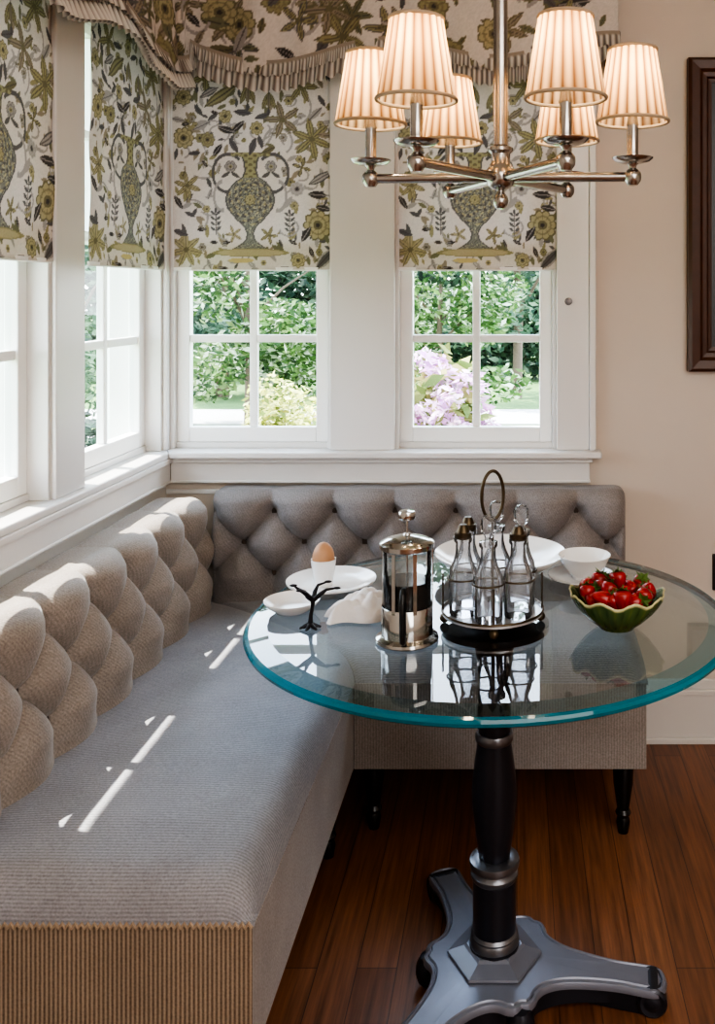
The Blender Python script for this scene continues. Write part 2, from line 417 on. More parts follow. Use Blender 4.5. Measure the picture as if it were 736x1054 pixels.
# ------------------------------------------------------------------ printed linen painter
CREAM = lin((206, 197, 190)); OLIVE = lin((142, 134, 100)); OLIVED = lin((108, 101, 76)); GOLD = lin((162, 152, 118))
SLATE = lin((90, 87, 88)); DARK = lin((58, 53, 53)); GREY = lin((154, 147, 144)); TAUPE = lin((140, 128, 110)); MOSS = lin((110, 108, 84))
class Canvas:
    def __init__(s, X, Y, seed=1):
        s.X, s.Y = X, Y; s.C = np.empty(X.shape + (3,), np.float32); s.C[:] = CREAM[:3]; s.r = random.Random(seed)
        s.N = np.random.RandomState(seed).rand(*X.shape)
    def put(s, m, c, a=1.):
        s.C[m] = s.C[m] * (1 - a) + np.array(c[:3], np.float32) * a
    def ell(s, cx, cy, rx, ry, ang, c, edge=None, ew=.72):
        dx, dy = s.X - cx, s.Y - cy; ca, sa = cos(ang), sin(ang)
        u = (dx * ca + dy * sa) / rx; v = (-dx * sa + dy * ca) / ry; d = u * u + v * v
        s.put(d < 1, edge or c)
        if edge: s.put(d < ew, c)
    def leaf(s, cx, cy, L, w, ang, c, edge=None, vein=True):
        dx, dy = s.X - cx, s.Y - cy; ca, sa = cos(ang), sin(ang)
        u = (dx * ca + dy * sa) / L; v = (-dx * sa + dy * ca)
        hw = w * np.clip(1 - u * u, 0, 1)
        m = (np.abs(v) < hw) & (np.abs(u) < 1)
        s.put(m, edge or c)
        if edge: s.put((np.abs(v) < hw * .62) & (np.abs(u) < .9), c)
        if vein: s.put(m & (np.abs(v) < w * .13), DARK if c is not DARK else GREY, .7)
    def flower(s, cx, cy, R, c, cc, n=8, edge=OLIVED):
        dx, dy = s.X - cx, s.Y - cy; r = np.hypot(dx, dy) / R; a = np.arctan2(dy, dx)
        lim = .82 + .18 * np.abs(np.cos(a * n / 2))
        s.put(r < lim, edge); s.put(r < lim * .88, c)
        s.put((np.abs(np.cos(a * n / 2)) < .22) & (r < lim * .85) & (r > .35), edge, .7)
        s.put((np.abs(r - .55) < .06), edge, .6); s.put(r < .3, cc); s.put(r < .14, DARK)
    def star(s, cx, cy, R, n, ang, c, edge):
        for k in range(n):
            a = ang + 2 * PI * k / n
            s.leaf(cx + cos(a) * R * .52, cy + sin(a) * R * .52, R * .55, R * .19, a, c, edge)
        s.ell(cx, cy, R * .14, R * .14, 0, OLIVED)
    def arc(s, cx, cy, rx, ry, a0, a1, w, c):
        dx, dy = (s.X - cx) / rx, (s.Y - cy) / ry; d = np.hypot(dx, dy); a = np.arctan2(dy, dx) % (2 * PI)
        a0 %= 2 * PI; a1 %= 2 * PI
        inside = (a >= a0) & (a <= a1) if a0 < a1 else (a >= a0) | (a <= a1)
        s.put(inside & (np.abs(d - 1) * min(rx, ry) < w), c)
    def sprig(s, cx, cy, L, c):
        s.put((np.abs(s.X - cx) < L * .035) & (np.abs(s.Y - cy) < L), c)
        for k in range(4):
            y = cy - L * .8 + k * L * .42
            for sg in (-1, 1): s.leaf(cx + sg * L * .25, y, L * .28, L * .11, sg * -.7 if sg > 0 else PI + .7, c, None, False)
        s.leaf(cx, cy - L, L * .28, L * .12, PI / 2, c, None, False)
    def urn(s, cx, cy):
        Y = s.Y - cy; X = np.abs(s.X - cx)
        prof = [(-195, 92), (-183, 92), (-178, 40), (-165, 33), (-120, 27), (-95, 36), (-75, 68), (-40, 96), (0, 107), (35, 98), (80, 62), (115, 26), (140, 16), (165, 22), (185, 45), (205, 80)]
        ys, xs = zip(*prof); hw = np.interp(Y, ys, xs, left=0, right=0); m = (X < hw) & (Y > -195) & (Y < 205)
        for sg in (-1, 1):
            s.arc(cx + sg * 95, cy - 110, 66, 78, *((PI * .5, PI * 1.75) if sg < 0 else (-PI * .75, PI * .5)), 6, SLATE)
            s.arc(cx + sg * 120, cy - 15, 34, 60, *((-PI * .5, PI * .6) if sg > 0 else (PI * .4, PI * 1.5)), 5, GREY)
            s.flower(cx + sg * 86, cy - 138, 26, GREY, OLIVE, 6, SLATE)
            for a in (.5, 2.6): s.leaf(cx + sg * 86 + cos(a) * 24, cy - 108 + sin(a) * 10, 22, 8, a, SLATE, None, False)
        s.put(m, SLATE); body = m & (X < hw - 7)
        s.put(body, lin((122, 122, 114)))
        r = np.hypot(s.X - cx, Y); a = np.arctan2(Y, s.X - cx)
        s.put(body & (Y > -85) & (Y < 110) & (np.sin(r * .24) * np.cos(a * 8) > .22), SLATE)
        s.put(body & (Y > -85) & (Y < 110) & (np.sin(r * .24 + 2) * np.cos(a * 8 + 1) > .5), GOLD)
        s.put(body & (s.N > .82), DARK, .6); s.put(body & (s.N < .12), lin((190, 186, 160)), .7)
        s.put(body & (Y < -90), lin((148, 143, 108))); s.put(body & (Y < -90) & (np.sin(Y * .25) * np.cos((s.X - cx) * .16) > .3), OLIVED)
        s.flower(cx, cy, 24, GOLD, OLIVE, 8, OLIVED)
        s.ell(cx, cy + 218, 165, 17, 0, lin((172, 160, 128)), OLIVE); s.ell(cx - 40, cy + 250, 55, 10, 0, lin((190, 172, 120)))
    def tulip(s, cx, cy, R):
        s.leaf(cx - R * .35, cy, R, R * .3, PI / 2 + .35, OLIVE, OLIVED); s.leaf(cx + R * .35, cy, R, R * .3, PI / 2 - .35, OLIVE, OLIVED)
        s.leaf(cx, cy, R, R * .25, PI / 2, TAUPE, OLIVED); s.leaf(cx, cy + R * 1.2, R * .4, R * .2, PI / 2, SLATE)

def paint_urn_panel(X, Y, seed):
    c = Canvas(X, Y, seed); r = c.r
    # trailing stems
    for (cx, cy, rx, ry, a0, a1) in ((480, 330, 60, 55, PI * 1.0, PI * 2.3), (560, 190, 60, 70, PI * 1.6, PI * .5), (160, 290, 40, 45, PI, PI * 1.8), (590, 640, 130, 120, PI * 1.1, PI * 1.6), (110, 640, 70, 70, PI * 1.4, PI * .2), (330, 200, 150, 190, 0, PI * .3), (160, 420, 70, 60, 0, PI * .7)):
        c.arc(cx, cy, rx, ry, a0, a1, 4.5, GREY)
    filler(c, 320, 720, 860)
    c.ell(362, 560, 150, 230, 0, CREAM)
    c.urn(362, 570)
    for (x, y, R, n) in ((75, 145, 36, 8), (255, 225, 30, 7), (78, 315, 46, 9), (180, 322, 33, 8), (390, 275, 30, 8), (565, 820, 33, 8), (650, 675, 66, 10), (550, 595, 19, 6), (175, 608, 18, 6), (690, 400, 22, 7), (340, 45, 36, 8)):
        c.flower(x, y, R, r.choice((OLIVE, GOLD, GOLD)), OLIVED, n)
    c.flower(560, 525, 32, GREY, SLATE, 8, lin((170, 166, 164)))
    c.star(500, 240, 78, 5, -.6, TAUPE, OLIVED); c.star(625, 320, 86, 6, .35, lin((150, 142, 104)), MOSS); c.star(578, 98, 72, 6, .1, OLIVE, OLIVED)
    c.star(92, 512, 58, 6, .3, GOLD, OLIVED); c.star(85, 775, 72, 7, .2, GOLD, OLIVE); c.star(292, 712, 36, 5, .6, GOLD, TAUPE); c.star(440, 716, 38, 5, .1, OLIVE, OLIVED)
    c.star(170, 60, 70, 5, .3, OLIVE, OLIVED)
    c.tulip(350, 135, 44); c.tulip(440, 160, 40); c.star(580, 435, 42, 4, .3, OLIVE, DARK)
    c.leaf(235, 140, 85, 24, -.6, OLIVE, OLIVED); c.leaf(185, 125, 45, 16, -.5, GREY, SLATE); c.leaf(660, 480, 60, 18, -.5, GREY, SLATE); c.leaf(680, 815, 60, 24, -.8, SLATE, GREY)
    c.sprig(215, 665, 52, SLATE); c.sprig(530, 670, 50, SLATE)
    for (x, y, L, a, cl) in ((105, 45, 30, 1.2, DARK), (250, 60, 34, .1, SLATE), (398, 68, 30, -.3, SLATE), (462, 75, 32, 1.0, DARK), (495, 98, 24, .5, SLATE), (128, 105, 26, 1.3, SLATE),
        (140, 200, 32, .9, SLATE), (210, 210, 20, .3, DARK), (330, 210, 40, .1, SLATE), (412, 225, 34, -.3, SLATE), (262, 282, 40, .3, DARK), (312, 268, 36, -.7, DARK), (290, 345, 38, 1.0, SLATE), (222, 365, 34, -.9, DARK),
        (372, 350, 40, -1.2, SLATE), (405, 330, 30, 1.3, SLATE), (438, 365, 34, -.4, OLIVED), (122, 377, 28, -.1, SLATE), (165, 420, 20, .9, DARK), (665, 160, 30, 1.0, SLATE), (680, 305, 34, .1, TAUPE), (648, 550, 44, .1, DARK),
        (675, 606, 36, .2, DARK), (598, 712, 40, -1.0, DARK), (620, 785, 26, 1.2, DARK), (55, 580, 34, 1.0, DARK), (185, 500, 26, 1.1, SLATE), (190, 545, 26, -1.2, GREY), (105, 630, 24, .4, SLATE), (125, 622, 22, -1., SLATE), (155, 692, 22, -.1, DARK),
        (62, 705, 36, .3, SLATE), (205, 745, 20, .1, DARK), (260, 746, 20, -.1, DARK), (490, 750, 18, 1.2, DARK), (542, 745, 22, .4, DARK), (185, 835, 26, 1.2, GREY), (248, 852, 24, .1, DARK), (505, 854, 30, 0, DARK), (55, 240, 34, .2, GREY), (85, 258, 20, -.2, DARK), (60, 70, 24, .4, DARK), (690, 60, 26, 1.2, SLATE), (640, 215, 40, -.8, GREY), (155, 265, 40, -.4, GREY)):
        c.leaf(x, y, L, L * .36, a, cl, None)
    return soften(c)
def soften(c):
    c.C *= (.93 + .14 * c.N[..., None]).astype(np.float32); return c.C * .95 + np.array(CREAM[:3], np.float32) * .05
def filler(c, n, x1, y1):
    r = c.r
    for k in range(n):
        x, y, L = r.uniform(30, x1), r.uniform(0, y1), r.uniform(14, 30); q = r.random()
        if q < .15: c.flower(x, y, L * .7, r.choice((GOLD, OLIVE, GREY)), OLIVED, 6)
        elif q < .3: c.arc(x, y, L * 1.6, L * 1.3, r.uniform(0, 6), r.uniform(0, 6), 3.5, GREY)
        else: c.leaf(x, y, L, L * .36, r.uniform(-2, 2), r.choice((SLATE, GREY, OLIVE, TAUPE, MOSS, TAUPE)), None, False)
def paint_allover(X, Y, x1, y1, seed, dens=1.):
    c = Canvas(X, Y, seed); r = c.r; n = int(x1 * y1 / 5200 * dens)
    for k in range(n):
        x, y = r.uniform(0, x1), r.uniform(0, y1); q = r.random()
        if q < .17: c.flower(x, y, r.uniform(32, 72), r.choice((OLIVE, GOLD, MOSS)), OLIVED, r.choice((7, 8, 9)))
        elif q < .36: c.star(x, y, r.uniform(50, 95), r.choice((5, 6)), r.uniform(0, 3), r.choice((TAUPE, OLIVE, MOSS)), r.choice((OLIVED, SLATE)))
        elif q < .45: c.arc(x, y, r.uniform(40, 80), r.uniform(40, 80), r.uniform(0, 6), r.uniform(0, 6), 5, GREY)
        else:
            L = r.uniform(24, 60); c.leaf(x, y, L, L * .38, r.uniform(-2, 2), r.choice((SLATE, DARK, OLIVED, TAUPE, MOSS, GREY)), None)
    return soften(c)

# blinds: local x along wall 0..bw, z 0..bh up, y outward into the window
def blind_mesh(bw, bh, seed):
    nu, nv = int(bw / .0026), int(bh / .0028)
    U, V = np.meshgrid(np.linspace(0, bw, nu), np.linspace(0, bh, nv))
    X = 30 + U / bw * 685; Y = 858 - V / .000748 * (.505 / .505) * .985
    Cc = paint_urn_panel(X, Y, seed)
    P = np.zeros(U.shape + (3,)); P[..., 0] = U; P[..., 2] = V
    P[..., 1] = .004 * np.sin(U / bw * 9 + 1) * np.exp(-V / .3) + .003 * np.sin(V * 25) + .002 * np.sin(U * 60 + V * 8)
    b = MB(); b.grid(P); return b.mesh('linen_panel', M['print'], True, 180, Cc)
bm_ = blind_mesh(.503, .74, 3)
GB = 'botanical roman blinds'
def blind(x, y, rz, label, sx=1.):
    o = tag(link('roman_blind', bm_), label, 'blind', GB); o.location = (x, y, 1.4776); o.rotation_euler = (0, 0, rz)
    h = MB().box(.01, .495, -.006, .02, .735, .765).obj('head_rail', M['trim'], o, bevel=.002, smooth=False)
    hm = MB().box(.0, .503, -.001, .007, .0, .012)
    hp = hm.obj('hem_bar', M['linen'], o, bevel=.002, smooth=False); hp.location = (0, .004, -.004)
    return o
blind(-1.079, YB - .002, 0, 'botanical urn print roman blind on the back window nearest the corner')
blind(-.375, YB - .002, 0, 'botanical urn print roman blind on the right back window, behind the chandelier')
b = blind(XL + .004, 2.375, R90, 'botanical print roman blind seen edge-on on the left wall window beside the corner')
b = blind(XL + .004, 1.70, R90, 'botanical print roman blind at far left, on the nearer left wall window')

# valance around the corner
def valance():
    y0, y1, x1 = 1.45, 2.785, .306; xl = -1.0; rc = .05
    L1 = y1 - y0 - rc; L2 = rc * PI / 2; L3 = x1 - xl - rc; L4 = .10; L = L1 + L2 + L3 + L4
    def pos(s):
        if s < L1: return xl, y0 + s, 1., 0.
        if s < L1 + L2:
            a = (s - L1) / rc; return xl + rc - rc * cos(a), y1 - rc + rc * sin(a), cos(a), -sin(a)
        if s < L1 + L2 + L3: return xl + rc + (s - L1 - L2), y1, 0., -1.
        return x1, y1 + (s - L1 - L2 - L3), 1., 0.
    # scalloped lower line
    def zb(s):
        if s < L1 + .03: return 2.095 + .03 * cos((s - .2) / .62 * 2 * PI) - .03 * min(1, s / L1)
        q = s - L1; return 2.105 + .034 * cos((q - .62) / .70 * 2 * PI) - .012 * sin(q * 4)
    ns, nz = int(L / .0042), 64
    S = np.linspace(0, L, ns); P = np.zeros((nz, ns, 3)); X = np.zeros((nz, ns)); Y = np.zeros((nz, ns))
    for j, s in enumerate(S):
        x, y, nx, ny = pos(s); z0 = zb(s); z1 = 2.40
        # soft folds gathered near each scallop peak
        for i in range(nz):
            t = i / (nz - 1); z = z0 + (z1 - z0) * t
            d = .012 * sin(s * 38) * (1 - .5 * t) + .010 * sin(s * 17 + 1) * (1 - t) + .012 * (1 - t) ** 2
            if s > L1 + L2 + L3: d *= .2
            P[i, j] = (x + nx * d, y + ny * d, z); X[i, j] = s / .00085; Y[i, j] = (z1 - z) / .00085
    Cc = paint_allover(X, Y, L / .00085, 420, 11, 1.0)
    b = MB(); b.grid(P); o = link('valance', b.mesh('valance', M['print'], True, 180, Cc))
    tag(o, 'gathered botanical valance with striped ruffle wrapping the window corner at the top', 'valance')
    nr = int(L / .0028); S = np.linspace(0, L, nr); zs = 9; P = np.zeros((zs, nr, 3)); Cr = np.zeros((zs, nr, 3)); rr = random.Random(4)
    lt, dk, bd = np.array(lin((218, 212, 204))[:3]), np.array(lin((118, 108, 102))[:3]), np.array(lin((160, 148, 136))[:3])
    ph = 0; phs = []
    for j in range(nr): ph += .0028 / (.0135 + .004 * sin(j * .05) + .003 * sin(j * .013)); phs.append(ph)
    for j, s in enumerate(S):
        x, y, nx, ny = pos(s); z0 = zb(s) + .012
        for i in range(zs):
            t = i / (zs - 1); d = .015 + .020 * t + .011 * t * sin(phs[j] * PI) + .006 * t * sin(s * 30)
            if s > L1 + L2 + L3: d = .004 + .004 * t * sin(phs[j] * PI)
            P[i, j] = (x + nx * d, y + ny * d, z0 - .066 * t + .004 * t * sin(phs[j] * PI + 1))
            k = .5 + .5 * sin(phs[j] * PI * 2.0); Cr[i, j] = lt * k + dk * (1 - k)
            if i in (0, 1): Cr[i, j] = bd
    b = MB(); b.grid(P); link('ruffle', b.mesh('ruffle', M['ruffle'], True, 180, Cr), o)
    P2 = P.copy(); P2[..., 2] += .030; P2[1:, :, 0] = P[:-1, :, 0] * .8 + P[1:, :, 0] * .2; P2[1:, :, 1] = P[:-1, :, 1] * .8 + P[1:, :, 1] * .2; P2 = P2[:7] + np.array([.003, -.003, 0])
    b = MB(); b.grid(P2); link('ruffle', b.mesh('ruffle', M['ruffle'], True, 180, Cr[:7, ::-1]), o)
    MB().box(-1.095, -1.0, 1.5, 2.78, 2.385, 2.40).box(-1.0, .30, 2.79, YB - .005, 2.385, 2.40).obj('mounting_board', M['trim'], o, smooth=False)
valance()

# ------------------------------------------------------------------ picture on the right wall
PX, PZ0, PZ1, PX1 = .533, 1.160, 2.136, 1.30
root = empty('framed_picture', ((PX + PX1) / 2, YB - .001, (PZ0 + PZ1) / 2), 'dark mahogany framed picture cut off at the right edge of the wall', 'picture')
fw = .075; hw, hh = (PX1 - PX) / 2, (PZ1 - PZ0) / 2
prof = [(0, 0), (0, -.030), (.010, -.038), (.035, -.034), (.045, -.026), (.058, -.024), (.064, -.016), (fw, -.014), (fw, 0)]
ring = []
for d, y in prof: ring.append([(-hw + d, y, -hh + d), (hw - d, y, -hh + d), (hw - d, y, hh - d), (-hw + d, y, hh - d)])
m = MB(); m.grid(np.array(ring), wrap=True); m.obj('frame', M['frame'], root, smooth=False)
MB().box(-hw + fw - .004, hw - fw + .004, -.010, -.002, -hh + fw - .004, hh - fw + .004).obj('picture_panel', M['canvas'], root, smooth=False)
o = MB().box(-.035, .035, -.006, 0, -.057, .057).obj('wall_outlet', M['outlet'], bevel=.003, smooth=False); o.location = (.648, YB - .0005, .53)
tag(o, 'dark bronze outlet plate low on the beige wall at the right edge', 'outlet')

# ------------------------------------------------------------------ banquette
ZB, ZS, ZT = .18, .40, .475          # underside, seam, seat top
XF, YE, YFR = -.42, 1.466, 2.372     # left unit front face, near end, back unit front face
XBK, YBK = -.949, 2.80              # backrest button planes
XE = .333
MX, MY = -1.04, YFR + (-.42 + 1.04) * (2.80 - YFR) / .50   # mitre far end
MY = min(MY, 2.875)
left_u = empty('banquette', (-.75, 1.9, 0), 'long grey tufted banquette unit under the left wall windows', 'bench', 'corner banquette units')
back_u = empty('banquette', (-.05, 2.6, 0), 'short grey tufted banquette unit under the back windows, behind the table', 'bench', 'corner banquette units')
def at_parent(o, p): o.location = -Vector(p.location); return o
def ymit(x): return YFR + (XF - x) / .50 * (2.80 - YFR)
# base panels (side face and end face carry their own weave)
def base_unit(poly, matlist, root, name='base_panel'):
    m = MB(); n = len(poly)
    m.add([(x, y, ZB) for x, y in poly] + [(x, y, ZS) for x, y in poly], [tuple(range(n))[::-1], tuple(range(n, 2*n))], 0)
    for i in range(n):
        j = (i + 1) % n; a, b_ = poly[i], poly[j]
        mi = matlist[i]; m.add([(a[0], a[1], ZB), (b_[0], b_[1], ZB), (b_[0], b_[1], ZS), (a[0], a[1], ZS)], [(0, 1, 2, 3)], mi)
    return at_parent(m.obj(name, [M['sidefab'], M['endfab'], M['frontfab']], root, smooth=False, recalc=False), root)
base_unit([(-1.04, YE), (XF, YE), (XF, YFR), (-1.04, 2.875)], [1, 0, 0, 0], left_u)
base_unit([(XF + .003, YFR), (XE, YFR), (XE, 2.880), (-1.037, 2.880)], [2, 2, 2, 2], back_u)
# seat cushions: height fields with rolled edges
def roll(d, r=.055, h=.068):
    d = np.clip(d / r, 0, 1); return -h * (1 - np.sqrt(np.clip(1 - (1 - d) ** 2, 0, 1)))
def cushion(P0, edge_fn, root):
    a, b = P0.shape[:2]; X, Y = P0[..., 0], P0[..., 1]
    Z = ZT + edge_fn(X, Y) + .003 * np.sin(X * 9 + 1) * np.sin(Y * 7)
    P = np.dstack([X, Y, Z]); m = MB(); m.grid(P); sc_ = Y + roll(Y - Y.min())
    # skirt down to the seam
    loop = [(i, 0) for i in range(a)] + [(a-1, j) for j in range(1, b)] + [(i, b-1) for i in range(a-2, -1, -1)] + [(0, j) for j in range(b-2, 0, -1)]
    top = [P[i, j] for i, j in loop]; n = len(top)
    m.add([tuple(p) for p in top] + [(p[0], p[1], ZS - .002) for p in top], [(i, (i+1) % n, n+(i+1) % n, n+i) for i in range(n)])
    st = [float(sc_[i, j]) for i, j in loop]; cc = np.array(list(sc_.ravel()) + st + [q - .003 for q in st])
    return at_parent(m.obj('seat_cushion', M['seatfab'], root, angle=60, colors=np.repeat(cc[:, None], 3, 1)), root)
def nl(n, e=1.6):   # denser toward both ends
    t = np.linspace(-1, 1, n); return .5 + .5 * np.sign(t) * (1 - (1 - np.abs(t)) ** e)
u = nl(60); v = nl(110)
Xg = -.98 + (XF + .004 + .98) * u[None, :].repeat(110, 0)
Yg = (YE - .004) + (np.vectorize(ymit)(Xg) - YE + .002) * v[:, None]
def ledge(X, Y):
    e = np.minimum(roll(XF + .004 - X), 0) + roll(Y - YE + .004)
    mit = (np.vectorize(ymit)(X) - Y); crown = .012 * np.sin(np.clip((X + .92) / .5, 0, 1) * PI)
    return np.maximum(e, -.072) - .010 * np.exp(-(mit / .012) ** 2) + crown * np.clip((Y - YE) / .15, 0, 1)
cushion(np.dstack([Xg, Yg]), ledge, left_u)
# back seat: x from mitre line to XE
u = nl(100); v = nl(50)
Yg = (YFR - .004) + (2.85 - YFR) * v[:, None].repeat(100, 1)
xm = XF - (Yg - YFR) / (2.80 - YFR) * .50 + .002
Xg = xm + (XE + .004 - xm) * u[None, :]
def bedge(X, Y):
    xm = XF - (Y - YFR) / (2.80 - YFR) * .50
    e = roll(Y - YFR + .004) + roll(XE + .004 - X)
    return np.maximum(e, -.072) - .010 * np.exp(-((X - xm) / .012) ** 2) + .012 * np.sin(np.clip((Y - YFR) / .43, 0, 1) * PI)
cushion(np.dstack([Xg, Yg]), bedge, back_u)
# welt with a zigzag stitch along the seam
def zig(p0, p1, n, axis):
    m = MB(); p0, p1 = Vector(p0), Vector(p1); pts = []
    for i in range(n + 1):
        p = p0.lerp(p1, i / n); pts.append(p + Vector((0, 0, .0035 if i % 2 else -.0035)))
    m.tube(pts, .0034, 6); return m
at_parent(zig((-1.03, YE - .004, ZS), (XF, YE - .004, ZS), 120, 0).obj('piping', M['piping'], left_u), left_u)
m = MB(); m.tube([(XF + .003, YE, ZS), (XF + .003, YFR, ZS)], .0028, 6)
at_parent(m.obj('piping', M['sidefab'], left_u), left_u)
m = MB(); m.tube([(XF, YFR - .003, ZS), (XE, YFR - .003, ZS)], .0028, 6)
at_parent(m.obj('piping', M['frontfab'], back_u), back_u)

# tufted backrests
ROWS = (.740, .645, .550)
def tufted(s0, s1, su, sref, A, plane_fn, endcut, name, mat, root, ztop=.792, thick=.115, pitd=.014):
    ns = int((s1 - s0) / .0055); S = np.linspace(s0, s1, ns)
    z_front0 = .40; zf1 = ztop - .035; prof = []
    for z in np.linspace(z_front0, zf1, 66): prof.append((0., z, 1., 0., z))          # depth, z, normal out, normal up, tuft z
    for k in range(1, 13):
        a = PI / 2 * k / 12; prof.append((.035 * (1 - cos(a)), zf1 + .035 * sin(a), cos(a), sin(a), zf1 + .035 * a))
    for d in np.linspace(.045, thick, 10): prof.append((d, ztop, 0., 1., zf1 + .035 * PI / 2 + d - .035))
    for z in np.linspace(ztop - .02, z_front0, 8): prof.append((thick + .004, z, 0., 0., 9.))
    D, Z, NO, NU, TZ = (np.array(q)[:, None] for q in zip(*prof))
    Sg = S[None, :]; x = (Sg - sref) / su
    zz = np.clip(TZ - ROWS[0], ROWS[2] - ROWS[0], 0) / (2 * (ROWS[0] - ROWS[1]))
    p, q = x + zz, x - zz
    fp, fq = np.abs(np.sin(PI * p)), np.abs(np.sin(PI * q)); d = np.minimum(fp, fq)
    h = A * (.55 * d ** .5 + .45 * (fp * fq) ** .7)
    above = np.clip((TZ - ROWS[0]) / .08, 0, 1)
    h = h * (1 - .45 * above) + A * .28 * above
    fade = np.clip(1 - (TZ - zf1 - .005) / .06, 0.15, 1); h = h * fade
    # button pits
    for r_i, zr in enumerate(ROWS):
        off = .5 * (r_i % 2); xr = np.round(x - off) + off; ds = (x - xr) * su
        pit = np.exp(-((ds / .024) ** 2 + ((np.minimum(TZ, 2) - zr) / .021) ** 2)); h = h - pitd * pit
    e = np.minimum(Sg - s0, s1 - Sg); er = np.sqrt(np.clip(1 - (1 - np.clip(e / .03, 0, 1)) ** 2, 0, 1))
    h = h * (.2 + .8 * er) - .012 * (1 - er)
    low = np.clip((TZ - .41) / .06, 0, 1); h = h * (.35 + .65 * low) * (1 - .35 * np.clip((ROWS[2] - TZ) / .06, 0, 1))
    O = -D + NO * h; Zf = Z + NU * h * .8
    P = np.zeros((len(prof), ns, 3))
    for i in range(len(prof)):
        P[i] = plane_fn(S, O[i] * np.ones(ns), Zf[i] * np.ones(ns))
    m = MB(); m.grid(P); n = len(prof)
    m.f.append(tuple(i * ns for i in range(n))); m.f.append(tuple(i * ns + ns - 1 for i in range(n))[::-1]); m.mi += [0, 0]
    o = at_parent(m.obj(name, mat, root, angle=80), root)
    btn = None
    for r_i, zr in enumerate(ROWS):
        off = .5 * (r_i % 2); k0 = math.ceil((s0 + .03 - sref) / su - off)
        while sref + (k0 + off) * su < s1 - .03:
            s = sref + (k0 + off) * su; k0 += 1
            pos = plane_fn(np.array([s]), np.array([-.009 if root is left_u else -.024]), np.array([zr]))[0]; nrm = plane_fn(np.array([s]), np.array([1.]), np.array([zr]))[0] - plane_fn(np.array([s]), np.array([0.]), np.array([zr]))[0]
            if btn is None:
                bm2 = MB(); bm2.sphere((0, 0, 0), .0125, 14, (1, 1, .62)); btn = bm2.mesh('button', M['button'])
            bo = link('button', btn, root); bo.location = Vector(pos.tolist()) - root.location
            bo.rotation_euler = Vector(nrm.tolist()).to_track_quat('Z', 'Y').to_euler()
    return o
tufted(YE, 2.772, .187, 2.40, .046, lambda s, o_, z: np.stack([XBK + o_ + .026 * np.clip((.70 - z) / .24, 0, 1), s, z], -1), None, 'backrest', M['backfab_l'], left_u)
tufted(-.925, XE - .003, .1845, .1815, .050, lambda s, o_, z: np.stack([s, YBK - o_, z], -1), None, 'backrest', M['backfab_b'], back_u, .800, .085, .030)
# turned legs
legm = MB(); legm.lathe([(.024, .185), (.027, .165), (.0255, .13), (.019, .085), (.0155, .062), (.018, .058), (.0205, .052), (.018, .046), (.0145, .042), (.0165, .036), (.018, .028), (.0155, .012), (.0135, .0), (.0001, 0)], 24)
leg_me = legm.mesh('leg', M['blackleg'])
for root, spots in ((left_u, ((-.47, 1.56), (-.47, 2.30), (-.99, 1.56), (-.99, 2.3))), (back_u, ((.277, 2.405), (-.375, 2.425), (.277, 2.83), (-.6, 2.83)))):
    for x, y in spots:
        lo = link('leg', leg_me, root); lo.location = Vector((x, y, 0)) - root.location

# ------------------------------------------------------------------ glass pedestal table
TX, TY, TZ_, TR = -.055, 1.867, .765, .479
tb = empty('pedestal_table', (TX + .01, 1.853, 0), 'round glass-topped table on a dark grey metal tripod pedestal', 'table')
def rel(o): return at_parent(o, tb)
m = MB(); n = 128
prof = [(.0001, TZ_), (TR - .045, TZ_, ), (TR - .010, TZ_ - .005), (TR - .003, TZ_ - .007), (TR, TZ_ - .012), (TR - .002, TZ_ - .018), (TR - .008, TZ_ - .022), (.0001, TZ_ - .022)]
mats_seg = [0, 1, 2, 2, 2, 2, 0]
for k in range(len(prof) - 1):
    vs = []
    for r_, z_ in (prof[k], prof[k + 1]):
        for i in range(n): a = 2 * PI * i / n; vs.append((TX + r_ * cos(a), TY + r_ * sin(a), z_))
    m.add(vs, [(i, (i+1) % n, n+(i+1) % n, n+i) for i in range(n)], mats_seg[k])
rel(m.obj('glass_top', [M['top'], M['bevel'], M['rim']], tb, angle=25))
m = MB(); m.lathe([(.11, .742), (.11, .730), (.06, .722), (.040, .70), (.033, .64), (.034, .56), (.033, .515)][::-1] + [], 40)
rel_o = m.obj('column_capital', M['iron_dark'], tb)
m = MB(); m.lathe([(.030, .272), (.033, .285), (.038, .32), (.044, .37), (.0455, .40), (.044, .43), (.039, .47), (.0345, .50), (.033, .515)], 40); m.obj('column_vase', M['iron_dark'], tb)
m = MB(); m.lathe([(.034, .503), (.038, .508), (.039, .516), (.036, .524), (.030, .526)], 40); m.obj('collar_ring', M['pewter'], tb)
m = MB(); m.lathe([(.036, .228), (.044, .231), (.0475, .237), (.0475, .243), (.044, .247), (.043, .252), (.0495, .257), (.051, .264), (.0495, .270), (.042, .273), (.032, .274)], 40); m.obj('collar_ring', M['pewter'], tb)
m = MB(); m.lathe([(.043, .118), (.0435, .24), (.036, .245)], 40); m.obj('column_shaft', M['iron_dark'], tb)
m = MB(); m.lathe([(.047, .092), (.049, .098), (.049, .112), (.046, .118), (.047, .122), (.043, .128)], 40); m.obj('collar_ring', M['pewter'], tb)
m = MB(); m.lathe([(.050, .090), (.050, .102), (.044, .106)], 40); m.obj('column_foot', M['iron_dark'], tb)
m = MB(); m.lathe([(.096, .078), (.094, .083), (.062, .094), (.056, .098), (.0001, .098)], 6, mat=Matrix.Rotation(rad(0), 3, 'Z')); m.obj('hexagon_plate', M['iron'], tb, smooth=False, bevel=.002)
half = [(.070, .121), (.084, .117), (.094, .103), (.099, .086), (.112, .070), (.142, .054), (.19, .043), (.245, .037), (.29, .038), (.318, .037), (.336, .026), (.343, .0)]
